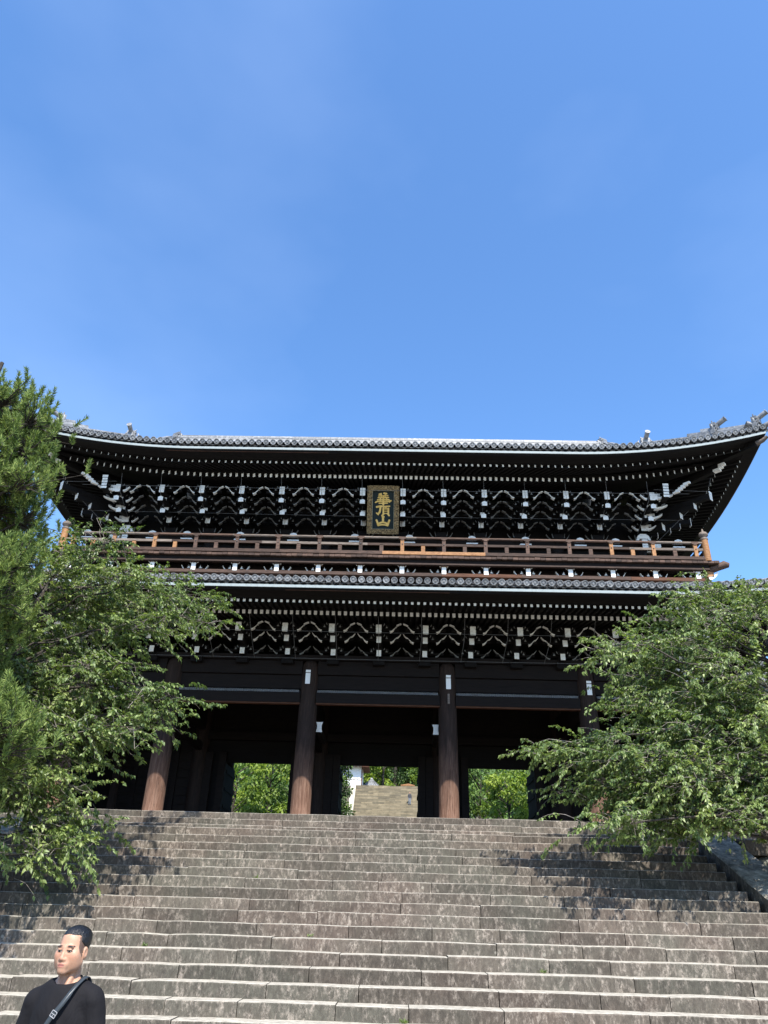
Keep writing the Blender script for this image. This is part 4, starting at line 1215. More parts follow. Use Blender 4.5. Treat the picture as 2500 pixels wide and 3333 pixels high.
def cherry_tree(label, base, trunk, boughs, ntw, nlf, group, flat):
    root = thing('cherry_tree', label, 'tree', base, group)
    b = MB(); b.tube(trunk, np.linspace(.34, .045, len(trunk)), 10); b.build('trunk', M['bark'], root, base)
    tr = np.array(trunk, float)
    for (cx, cy, cz) in boughs:
        c = np.array([cx, cy, cz])
        k = np.argmin(np.abs(tr[:, 2] - (cz - 1.2)) + .15 * np.linalg.norm(tr[:, :2] - c[:2], axis=1) + rng.uniform(0, .8, len(tr)))
        a = tr[k]; out = c - a; out[2] *= .3; out /= max(np.linalg.norm(out), 1e-6)
        tip = c + out * .25
        limb = arc(a, tip, .10, 8, .16)
        L = np.linalg.norm(tip - a)
        br = MB(); br.tube(limb, np.linspace(max(.022, .0085 * L), .007, 8), 6)
        LB, LD, LN = [], [], []
        limb_n = np.array(limb)
        side0 = np.cross(out, [0, 0, 1.0])
        for _ in range(ntw):
            # twig roots follow the outer part of the limb, spread through a flat cloud round it
            t = rng.uniform(.45, 1.0) ** .8; i = min(6, int(t * 7)); f = t * 7 - i
            p = limb_n[i] * (1 - f) + limb_n[i + 1] * f
            if np.linalg.norm(p - c) > .8: p = c + (p - c) * .8 / np.linalg.norm(p - c)
            ang = rng.normal(0, .85)
            dr = out * math.cos(ang) + side0 * math.sin(ang); dr[2] += rng.normal(.14, .42)
            dr /= np.linalg.norm(dr)
            q = p + rng.normal(0, [.24, .26, flat])
            if rng.random() < .55:
                br.tube([p, (p + q) / 2 + rng.normal(0, .03, 3), q], [.008, .006, .005], 3, 1, True, False)
            TL = rng.uniform(.30, .85)
            pts = [q]; dd = dr.copy()
            for s in range(5):
                dd = dd + np.array([0, 0, -.13]) + rng.normal(0, .13, 3); dd /= np.linalg.norm(dd)
                pts.append(pts[-1] + dd * TL / 5)
            if rng.random() < .65: br.tube(pts, np.linspace(.005, .0018, 6), 3, 1, True, False)
            P = np.array(pts); m = int(nlf * rng.uniform(.6, 1.3) * TL / .75)
            if rng.random() < .07: m = int(m * .1)       # a few nearly bare twigs
            tt = np.sort(rng.uniform(.12, 1.0, m)) * 5
            ii = np.minimum(tt.astype(int), 4); ff = (tt - ii)[:, None]
            bp = P[ii] * (1 - ff) + P[ii + 1] * ff
            td = P[ii + 1] - P[ii]; td /= np.linalg.norm(td, axis=1, keepdims=True)
            sd = np.cross(td, [0, 0, 1.0]); sd *= np.where(np.arange(m) % 2 == 0, 1, -1)[:, None]
            ld = td * .55 + sd * rng.uniform(.4, .9, (m, 1)) + rng.normal(0, .22, (m, 3)); ld[:, 2] -= rng.uniform(.05, .62, m)
            LB.append(bp + rng.normal(0, .012, (m, 3))); LD.append(ld)
            ln = rng.normal(0, .45, (m, 3)); ln[:, 2] += 1.0; LN.append(ln)
        bo = br.build('branch', [M['bark'], M['twig']], root, a)
        B = np.concatenate(LB); D = np.concatenate(LD); N = np.concatenate(LN); m = len(B)
        LL = rng.uniform(.052, .118, m); tint = np.clip(rng.normal(.45, .2, m) + rng.normal(0, .10), 0, 1)
        me = leaf_mesh('foliage', B - a, D, N, LL, LL * rng.uniform(.46, .60, m), tint, M['cherry_leaf'])
        put('foliage', me, bo, a, None, 'stuff')

def far_side(cx, cy, sg, n, z0, z1, w):
    """boughs on the side of a crown that faces away from the stairs"""
    return [(cx + sg * rng.uniform(.6, w), cy + rng.uniform(-1.8, 1.8), rng.uniform(z0, z1)) for _ in range(n)]
cherry_tree('broad leafy cherry tree left of the stairs, its boughs drooping over the steps', (-9.6, 14.6, 0),
            [(-9.6, 14.6, -.1), (-9.5, 14.6, 1.2), (-9.2, 14.7, 2.4), (-8.9, 14.8, 3.6), (-8.5, 15.0, 4.8), (-8.0, 15.2, 6.0), (-7.6, 15.4, 7.0), (-7.3, 15.6, 8.0)], LEFT_BOUGHS + far_side(-9.2, 15.2, -1, 16, 3.6, 8.6, 3.6), 44, 40, 'cherry trees beside the stairs', .20)
cherry_tree('broad leafy cherry tree right of the stairs, boughs reaching left across the gate', (10.6, 15.6, 0),
            [(10.6, 15.6, -.1), (10.5, 15.6, 1.1), (10.3, 15.7, 2.2), (10.1, 15.8, 3.2), (9.9, 15.9, 4.4), (9.6, 16.1, 5.6), (9.4, 16.3, 6.8), (9.2, 16.5, 8.0)], RIGHT_BOUGHS + far_side(10.2, 16.2, 1, 18, 3.6, 8.8, 3.8), 44, 40, 'cherry trees beside the stairs', .13)

def pine_tree():
    base = (-9.4, 13.0, 0)
    root = thing('pine_tree', 'tall dense pine tree with upright tufts at the left edge of the view', 'tree', base)
    trunk = [(-9.4, 13.0, -.1), (-9.2, 12.9, 2.5), (-8.7, 12.8, 5.0), (-8.4, 12.7, 7.5), (-8.3, 12.7, 10), (-8.0, 12.6, 12.2)]
    b = MB(); b.tube(trunk, [.36, .32, .27, .21, .14, .04], 10); b.build('trunk', M['bark'], root, base)
    tr = np.array(trunk)
    for (cx, cy, cz) in PINE_BOUGHS + far_side(-8.9, 12.9, -1, 14, 5.0, 11.2, 1.7):
        c = np.array([cx, cy, cz]); h = max(.5, cz - .9)
        a = np.array([np.interp(h, tr[:, 2], tr[:, i]) for i in range(3)])
        br = MB(); limb = arc(a, c, -.05, 6, .12); br.tube(limb, np.linspace(.055, .018, 6), 6)
        TB, TD = [], []
        for _ in range(34):
            q = c + rng.normal(0, [.26, .24, .21])
            mid = (c + q) / 2 + np.array([0, 0, -.04])
            br.tube([c + (a - c) * .12, mid, q], [.012, .009, .006], 4, 0, True, False)
            # a shoot turned upward, tufted all along
            dr = rng.normal(0, .35, 3) + (q - c) * .5; dr[2] = abs(dr[2]) + .9; dr /= np.linalg.norm(dr)
            SL = rng.uniform(.16, .34)
            br.tube([q, q + dr * SL], [.007, .004], 3, 0, True, False)
            for s in np.linspace(0, 1, 7):
                p = q + dr * SL * s; m = 15
                nd = rng.normal(0, 1, (m, 3)); nd /= np.linalg.norm(nd, axis=1, keepdims=True)
                nd = nd * .85 + dr * (.75 + .5 * s); TB.append(np.repeat(p[None], m, 0)); TD.append(nd)
        bo = br.build('branch', [M['bark']], root, a)
        B = np.concatenate(TB); D = np.concatenate(TD); m = len(B)
        LL = rng.uniform(.07, .125, m)
        me = leaf_mesh('needles', B - a, D, rng.normal(0, 1, (m, 3)), LL, np.full(m, .013), np.clip(rng.normal(.5, .22, m) + rng.normal(0, .08), 0, 1), M['pine_needle'], .06)
        put('needles', me, bo, a, None, 'stuff')
pine_tree()

def far_tree(label, x, y, z, H, W, mat, n=4200, leaf=.26, group='trees beyond the gate', conifer=False, low=.12):
    root = thing('leafy_tree' if not conifer else 'cypress_tree', label, 'tree', (x, y, z), group)
    b = MB(); lean = rng.normal(0, .04, 2) * H
    pts = [(x, y, z - .2), (x + lean[0] * .4, y + lean[1] * .4, z + H * .35), (x + lean[0], y + lean[1], z + H * .85)]
    b.tube(pts, [.028 * H * .7, .02 * H * .7, .03], 8); b.build('trunk', M['bark'], root, (x, y, z))
    k = 26; C = []
    br = MB()
    for i in range(k):
        t = low + (1 - low) * (i + rng.random()) / k
        if conifer: r = W * .5 * (1.05 - t) ** .8
        else: r = W * .5 * math.sqrt(max(.04, 1 - ((t - .55) / .62) ** 2))
        a = rng.uniform(0, 6.283); rr = r * rng.uniform(.55, 1.0)
        c = np.array([x + lean[0] * t + math.cos(a) * rr, y + lean[1] * t + math.sin(a) * rr, z + H * t])
        C.append((c, max(.5, W * .17 * rng.uniform(.7, 1.3))))
        br.tube([(x + lean[0] * t * .8, y + lean[1] * t * .8, max(z + .5, c[2] - H * .14)), tuple(c)], [.06, .02], 5, 0, True, False)
    br.build('branches', M['bark'], root, (x, y, z), 'stuff')
    per = n // k; P, D, T = [], [], []
    for c, r in C:
        v = rng.normal(0, 1, (per, 3)); v /= np.linalg.norm(v, axis=1, keepdims=True)
        P.append(c + v * r * rng.uniform(.35, 1.0, (per, 1)) * np.array([1.15, 1.15, .75])); d = v + rng.normal(0, .6, (per, 3)); d[:, 2] -= .5; D.append(d)
        T.append(np.clip(rng.normal(.45, .2, per) + rng.normal(0, .24), 0, 1))
    P = np.concatenate(P); D = np.concatenate(D); T = np.concatenate(T); m = len(P)
    N = rng.normal(0, .6, (m, 3)); N[:, 2] += .8; N[:, 1] -= .3
    LL = rng.uniform(.6, 1.3, m) * leaf
    put('foliage', leaf_mesh('foliage', P - np.array([x, y, z]), D, N, LL, LL * .55, T, mat), root, (x, y, z), None, 'stuff')

FL, FB = M['far_leaf'], M['far_leaf_bright']
far_tree('bright yellow-green maple at the left of the left gate opening', -11.6, 58, 3.46, 8.6, 5.0, FB)
far_tree('mid-green maple filling the middle of the left gate opening', -9.1, 60, 3.46, 9.2, 5.2, FB)
far_tree('dark evergreen close to the middle-left column, in the left opening', -6.9, 63, 3.46, 10.5, 4.6, FL)
far_tree('tall dark evergreen behind the maples of the left opening', -10.5, 71, 3.46, 14.0, 8.0, FL, 5200)
far_tree('tall evergreen behind the dark tree at the left opening', -14.6, 68, 3.46, 13.0, 6.5, FL)
far_tree('narrow dark bush hugging the left edge of the central opening', -3.45, 60, 3.46, 9.2, 1.3, FL, 5000, .22, low=.02)
far_tree('small leafy tree at the top right of the central opening', 4.5, 74, 3.46, 12.8, 2.6, FB, 3000, .22, low=.62)
far_tree('mid-green tree just right of the middle-right column', 7.0, 61, 3.46, 9.4, 4.6, FL)
far_tree('bright-leaved tree in the middle of the right opening', 9.4, 58, 3.46, 8.0, 4.8, FB)
far_tree('pale green tree at the right end of the right opening', 12.0, 59, 3.46, 8.4, 4.6, FB)
far_tree('tall dark evergreen behind the trees of the right opening', 10.4, 71, 3.46, 14.0, 8.0, FL, 5200)
far_tree('tall evergreen behind the right-hand column, far right', 14.8, 68, 3.46, 13.0, 6.5, FL)
for i, (x, y, h, w, mt, lab) in enumerate([(-1.4, 124, 12, 6, FB, 'bright broad tree rising behind the small grey tiled roof'), (2.6, 127, 13, 6.5, FL, 'dark cedar above the middle of the far stairs'),
        (6.2, 123, 12, 6, FB, 'bright leafy tree above the right end of the far stairs'), (0.6, 136, 22, 9, FL, 'tall cedar at the back, above the far stairs'),
        (5.6, 138, 22, 9, FL, 'tall cedar at the back right, above the yellow roof'), (-6.5, 134, 21, 9, FL, 'tall cedar behind the white-walled building'),
        (9.8, 131, 15, 8, FL, 'dark cedar behind the right column on the upper terrace'), (-11, 128, 14, 7, FL, 'cedar left of the white-walled building')]):
    far_tree(lab, x, y, 17.0, h, w, mt, 6000, .42, 'trees on the upper terrace', mt is FL, .05)

def far_wood():
    """the wooded slope as one mass"""
    n = 26000
    x = np.concatenate([rng.uniform(-70, 70, 17000), rng.uniform(-24, 24, 9000)]); y = np.concatenate([rng.uniform(76, 170, 17000), rng.uniform(142, 168, 9000)])
    keep = ~((np.abs(x) < 10) & (y < 142)); x, y = x[keep], y[keep]; n = len(x)
    t = np.clip((y - 84) / 60, 0, 1); zb = 3.46 + 17 * t ** .9 + np.maximum(0, y - 150) * .32
    z = zb + rng.uniform(.3, 1, n) ** .6 * (10.5 + 2.5 * np.sin(x * .9) * np.cos(y * .7))
    P = np.stack([x, y, z], 1); D = rng.normal(0, 1, (n, 3)); D[:, 2] -= .4; N = rng.normal(0, .6, (n, 3)); N[:, 2] += .8
    LL = rng.uniform(1.0, 2.2, n)
    T = np.clip(.4 + .25 * np.sin(x * .8 + y * .3) + rng.normal(0, .15, n), 0, 1)
    o = put('wooded_slope', leaf_mesh('wooded_slope', P, D, N, LL, LL * .6, T, FL), None, (0, 0, 0), None, 'stuff')
    o["label"] = 'dense green woodland on the slope behind the gate'; o["category"] = 'woodland'
far_wood()

# ------------------------------------------------------------------ beyond the gate
def far_stairs():
    t = thing('far_staircase', 'long pale stone stairway climbing the hill, seen through the central opening', 'stairs', (0, 107, 3.4))
    x0, x1 = -4.65, 7.2
    for k in range(57):
        z = 17.17 - .24 * k; y = 107 - .32 * k
        b = MB()
        b.box(((x0 + x1) / 2, y + .26, z - .13), (x1 - x0, .52, .26), None, 0, {'+z': 1})
        b.build('step', [M['far_stone'], M['far_stone_top']], t, (0, y, z - .24))
    for xa, xb in ((-5.35, -4.66), (7.21, 7.9)):
        b = MB()
        y0, y1 = 88.4, 107.0; z0, z1 = 3.3, 17.35
        b.prism([(y0, z0), (y0, z0 + .2), (y1, z1), (y1 + .8, z1), (y1 + .8, z0)], 'x', xa, xb, 0)
        b.build('side_wall', M['far_stone_top'], t, (0, 100, 3.4))
    b = MB(); b.box((0, 117.6, 10.2), (34, 20.4, 13.9)); b.build('upper_terrace', M['ground'], None, (0, 117, 10), 'structure')
far_stairs()

def far_buildings():
    t = thing('storehouse', 'white-walled building with brown eaves above the far stairs', 'building', (-6.6, 116, 17.15))
    b = MB(); b.box((-6.6, 116.5, 19.0), (4.8, 4.5, 3.7)); b.build('wall', M['white_plaster'], t, (-6.6, 116, 17.2))
    b = MB(); b.box((-6.6, 114.22, 18.95), (4.9, .08, .05)); b.box((-4.24, 114.2, 19.0), (.14, .14, 3.7)); b.build('timber_frame', M['brown_board'], t, (-6.6, 114, 18))
    b = MB()
    b.prism([(-9.9, 20.75), (-3.2, 20.75), (-3.2, 20.9), (-6.6, 23.2), (-9.9, 20.9)], 'y', 113.2, 119.5, 0); b.build('roof', M['tile'], t, (-6.6, 116, 20.8))
    b = MB()
    for i in range(12): b.box((-9.6 + i * .56, 113.35, 20.68), (.12, .5, .12))
    b.box((-3.7, 116, 20.70), (1.1, 5.6, .08)); b.build('eave_rafters', M['brown_board'], t, (-6.6, 113.4, 20.7))
    t = thing('tiled_hut', 'small grey tiled roof peeking over the top of the far stairs', 'building', (-2.93, 118.6, 17.15))
    b = MB(); b.box((-2.93, 119.2, 17.8), (1.7, 1.6, 1.4)); b.build('wall', M['brown_board'], t, (-2.93, 119, 17.2))
    b = MB()
    top = (-2.93, 119.2, 19.75)
    c = [(-4.2, 118.0, 18.72), (-1.66, 118.0, 18.72), (-1.66, 120.4, 18.72), (-4.2, 120.4, 18.72)]
    for i in range(4): b.face([c[i], c[(i + 1) % 4], top], 0)
    b.face(c[::-1], 0)
    for i in range(7):
        u = -4.1 + i * .39
        b.tube([(u, 117.97, 18.76), (-2.93 + (u + 2.93) * .15, 119.05, 19.7)], .05, 6)
    b.build('roof', M['tile'], t, (-2.93, 119, 18.7))
    b = MB(); b.tube([(-2.93, 119.2, 19.7), (-2.93, 119.2, 19.85), (-2.93, 119.2, 20.05)], [.22, .26, .08], 10); b.build('roof_finial', M['tile'], t, top)
    t = thing('rest_shelter', 'low yellowish wooden roof at the right above the far stairs', 'shelter', (2.5, 112, 17.15))
    for x in (1.9, 3.1):
        b = MB(); b.box((x, 112, 17.5), (.12, .12, .7)); b.build('post', M['fresh_wood'], t, (x, 112, 17.15))
    b = MB(); b.prism([(1.5, 17.85), (3.5, 17.85), (3.5, 17.95), (2.6, 18.15), (1.5, 17.95)], 'y', 111.2, 113, 0); b.build('roof', M['fresh_wood'], t, (2.5, 112, 18))
far_buildings()

# stair pavilions flanking the gate
def pavilion(sg, label):
    t = thing('stair_pavilion', label, 'building', (sg * 19, 37, 3.44), 'stair pavilions beside the gate')
    xi, xo = 13.4, 25.0
    z = lambda x: 12.7 - (x - 13.4) * .30
    b = MB()
    P = [(sg * xi, 3.44), (sg * xo, 3.44), (sg * xo, z(xo) - .4), (sg * xi, z(xi) - .4)]
    b.prism(P, 'y', 35.2, 39.0, 0); b.build('wall', M['beam_wood'], t, (sg * 19, 37, 3.5))
    b = MB()
    for q in range(5):
        x = xi + .3 + q * 2.2
        b.box((sg * x, 35.1, 3.44 + (z(x) - 4.0) / 2), (.26, .24, z(x) - 4.0)) if x > 14 else None
    b.build('wall_posts', M['brown_board'], t, (sg * 19, 35, 3.5))
    b = MB()
    rows = []
    for x in np.linspace(xi - .9, xo, 9):
        rows.append([(sg * x, 33.6, z(x) - .35), (sg * x, 34.6, z(x) + .05), (sg * x, 35.8, z(x) + 1.05), (sg * x, 37.1, z(x) + 2.3), (sg * x, 38.4, z(x) + .7), (sg * x, 40.6, z(x) - .35)])
    b.grid(rows, 0, False); b.build('roof', M['tile'], t, (sg * 19, 37, 10))
    b = MB(); k = 0
    x = xi - .85
    while x < xo:
        b.tube([(sg * x, 33.55, z(x) - .28), (sg * x, 34.6, z(x) + .11), (sg * x, 35.8, z(x) + 1.11), (sg * x, 37.1, z(x) + 2.36)], .09, 6); x += .34
    b.build('tile_rows', M['tile'], t, (sg * 19, 35, 10), 'stuff')
    b = MB(); b.beam((sg * (xi - .9), 37.1, z(xi - .9) + 2.55), (sg * xo, 37.1, z(xo) + 2.55), .4, .45); b.build('ridge', M['tile'], t, (sg * 19, 37, 12))
pavilion(-1, 'dark timber stair pavilion with sloping tiled roof, left of the gate behind the pine')
pavilion(1, 'dark timber stair pavilion with sloping tiled roof, right of the gate behind foliage')

# weeds in the joints of the steps
def weeds():
    spots = [(-3.3, 11, 'weed tuft in a step joint, leftmost on the middle of the stairs'), (-0.6, 10, 'small weed tuft below the centre of the stairs, at the foot of a riser'),
             (3.2, 12, 'weed tuft in a step joint right of the centre of the stairs'), (1.0, 15, 'lowest weed tuft on the stairs, near the bottom edge of the view'),
             (-2.0, 5, 'highest weed tuft on the stairs, below the left middle column')]
    for i, (x, k, lab) in enumerate(spots):
        yf = STAIR_TOP_Y - RUN * k; z = STAIR_TOP_Z - RISE * (k + 1)
        m = int(rng.integers(12, 24)); P = np.zeros((m, 3)); P[:, 0] = rng.normal(0, .03, m)
        D = rng.normal(0, .7, (m, 3)); D[:, 2] = np.abs(D[:, 2]) + .5; D[:, 1] -= .4
        LL = rng.uniform(.03, .085, m)
        me = leaf_mesh('weed_tuft', P, D, rng.normal(0, 1, (m, 3)), LL, LL * .3, rng.uniform(.2, .8, m), M['cherry_leaf'])
        o = put('weed_tuft', me, None, (x, yf - .03, z + .004))
        tag(o, lab, 'weed', 'weeds in the step joints')
weeds()

# ------------------------------------------------------------------ people (one continuous skin grown from a distance field)
class Field:
    def __init__(s, xs, ys, zs):
        s.xs, s.ys, s.zs = xs, ys, zs
        s.F = np.full((len(xs), len(ys), len(zs)), 0.25, np.float32)
    def _box(s, lo, hi):
        sl = []
        for a, l, h in zip((s.xs, s.ys, s.zs), lo, hi):
            i, j = np.searchsorted(a, l), np.searchsorted(a, h)
            sl.append(slice(max(0, i - 1), min(len(a), j + 1)))
        X = s.xs[sl[0]][:, None, None]; Y = s.ys[sl[1]][None, :, None]; Z = s.zs[sl[2]][None, None, :]
        return tuple(sl), X, Y, Z
    def _put(s, sl, d, k, sub=False):
        f = s.F[sl]
        if sub:
            h = np.clip(.5 - .5 * (f + d) / k, 0, 1); s.F[sl] = f * (1 - h) + (-d) * h + k * h * (1 - h)
        else:
            h = np.clip(.5 + .5 * (f - d) / k, 0, 1); s.F[sl] = f * (1 - h) + d * h - k * h * (1 - h)
    def ell(s, c, r, k=.01, Rm=None, sub=False):
        c = np.array(c, float); r = np.array(r, float); m = r.max() + .05 + k
        sl, X, Y, Z = s._box(c - m, c + m)
        x, y, z = X - c[0], Y - c[1], Z - c[2]
        if Rm is not None:
            x, y, z = (Rm[0][0] * x + Rm[1][0] * y + Rm[2][0] * z), (Rm[0][1] * x + Rm[1][1] * y + Rm[2][1] * z), (Rm[0][2] * x + Rm[1][2] * y + Rm[2][2] * z)
        q = np.sqrt((x / r[0]) ** 2 + (y / r[1]) ** 2 + (z / r[2]) ** 2)
        g = np.sqrt((x / r[0] ** 2) ** 2 + (y / r[1] ** 2) ** 2 + (z / r[2] ** 2) ** 2) + 1e-9
        s._put(sl, q * (q - 1) / g, k, sub)
    def cap(s, a, b, ra, rb, k=.01, sub=False):
        a = np.array(a, float); b = np.array(b, float); m = max(ra, rb) + .05 + k
        sl, X, Y, Z = s._box(np.minimum(a, b) - m, np.maximum(a, b) + m)
        d = b - a; L2 = d @ d + 1e-12
        t = np.clip(((X - a[0]) * d[0] + (Y - a[1]) * d[1] + (Z - a[2]) * d[2]) / L2, 0, 1)
        q = np.sqrt((X - a[0] - t * d[0]) ** 2 + (Y - a[1] - t * d[1]) ** 2 + (Z - a[2] - t * d[2]) ** 2)
        s._put(sl, q - (ra + (rb - ra) * t), k, sub)
    def net(s):
        F = s.F; S = F < 0
        nx, ny, nz = F.shape; cs = (nx - 1, ny - 1, nz - 1)
        acc = np.zeros((cs[0] * cs[1] * cs[2], 3)); cnt = np.zeros(cs[0] * cs[1] * cs[2])
        G = (s.xs, s.ys, s.zs); quads = []
        for ax in range(3):
            A = np.take(S, range(F.shape[ax] - 1), ax); B = np.take(S, range(1, F.shape[ax]), ax)
            idx = np.argwhere(A != B)
            if not len(idx): continue
            j = idx.copy(); j[:, ax] += 1
            f0 = F[tuple(idx.T)]; f1 = F[tuple(j.T)]; t = f0 / (f0 - f1)
            p = np.stack([G[i][idx[:, i]] for i in range(3)], 1)
            p[:, ax] += t * (G[ax][j[:, ax]] - G[ax][idx[:, ax]])
            u, v = [q for q in range(3) if q != ax]
            ids = []; ok = np.ones(len(idx), bool)
            for du, dv in ((-1, -1), (0, -1), (0, 0), (-1, 0)):
                c = idx.copy(); c[:, u] += du; c[:, v] += dv
                good = np.all((c >= 0) & (c < np.array(cs)), 1); ok &= good
                lin = (c[:, 0] * cs[1] + c[:, 1]) * cs[2] + c[:, 2]
                np.add.at(acc, lin[good], p[good]); np.add.at(cnt, lin[good], 1); ids.append(np.where(good, lin, 0))
            q = np.stack(ids, 1)[ok]; flip = S[tuple(idx[ok].T)]
            if ax == 1: flip = ~flip
            q[~flip] = q[~flip][:, ::-1]
            quads.append(q)
        q = np.concatenate(quads); used = np.unique(q); mp = np.zeros(len(cnt), int); mp[used] = np.arange(len(used))
        return acc[used] / cnt[used][:, None], mp[q]

def field_mesh(name, V, Q, mats, color=None):
    me = bpy.data.meshes.new(name)
    me.vertices.add(len(V)); me.vertices.foreach_set("co", V.astype(np.float32).ravel())
    me.loops.add(len(Q) * 4); me.loops.foreach_set("vertex_index", Q.astype(np.int32).ravel())
    me.polygons.add(len(Q)); me.polygons.foreach_set("loop_start", np.arange(0, len(Q) * 4, 4, dtype=np.int32))
    me.polygons.foreach_set("use_smooth", np.ones(len(Q), bool))
    for m in mats: me.materials.append(m)
    if color is not None:
        a = me.attributes.new("paint", 'FLOAT_COLOR', 'POINT'); a.data.foreach_set("color", np.concatenate([color, np.ones((len(V), 1))], 1).astype(np.float32).ravel())
    me.update(calc_edges=True)
    return me

def skin_mat():
    t = NT('skin')
    a = t.n("ShaderNodeAttribute", attribute_name="paint")
    g = t.noise(t.coords((1, 1, 1)), 60, 4)
    c = t.mix(1.0, a.outputs["Color"], t.ramp(g, [(0.3, 0.9), (0.7, 1.06)]), 'MULTIPLY')
    t.b.inputs["Subsurface Weight"].default_value = 0.12
    t.b.inputs["Subsurface Radius"].default_value = (0.012, 0.005, 0.003)
    t.b.inputs["Subsurface Scale"].default_value = 1.0
    return t.done(c, 0.5, 0.4)
M['skin'] = skin_mat()
def cloth(name, c, sc=7):
    t = NT(name)
    v = t.coords((1, 1, .55))
    g = t.noise(v, sc, 3, .5, 1.2); f = t.noise(t.coords((1, 1, 1)), 260, 2)
    t.bump(g, .55, .03)
    col = t.mix(1.0, c, t.ramp(f, [(.3, .85), (.7, 1.15)]), 'MULTIPLY')
    return t.done(col, .85, .2)
M['black_cloth'] = cloth('black_cloth', (0.0075, 0.007, 0.0085))
M['charcoal_cloth'] = cloth('charcoal_cloth', (0.05, 0.05, 0.055))
M['grey_cloth'] = cloth('grey_cloth', (0.16, 0.17, 0.19))
def hair_mat():
    t = NT('black_hair')
    g = t.noise(t.coords((60, 5, 40)), 3, 4, .6)
    t.bump(g, .7, .01)
    return t.done(t.ramp(g, [(.3, (.003, .003, .003)), (.7, (.009, .0085, .009))]), .38, .5)
M['hair'] = hair_mat()
M['shoe'] = paint('dark_shoe', (0.03, 0.03, 0.03), .05, .5)
M['strap'] = paint('strap_leather', (0.035, 0.042, 0.048), .05, .32)
M['buckle'] = paint('buckle_metal', (0.25, 0.25, 0.26), .02, .3)

def rotz(a):
    c, s_ = math.cos(a), math.sin(a); return np.array([[c, -s_, 0], [s_, c, 0], [0, 0, 1]])

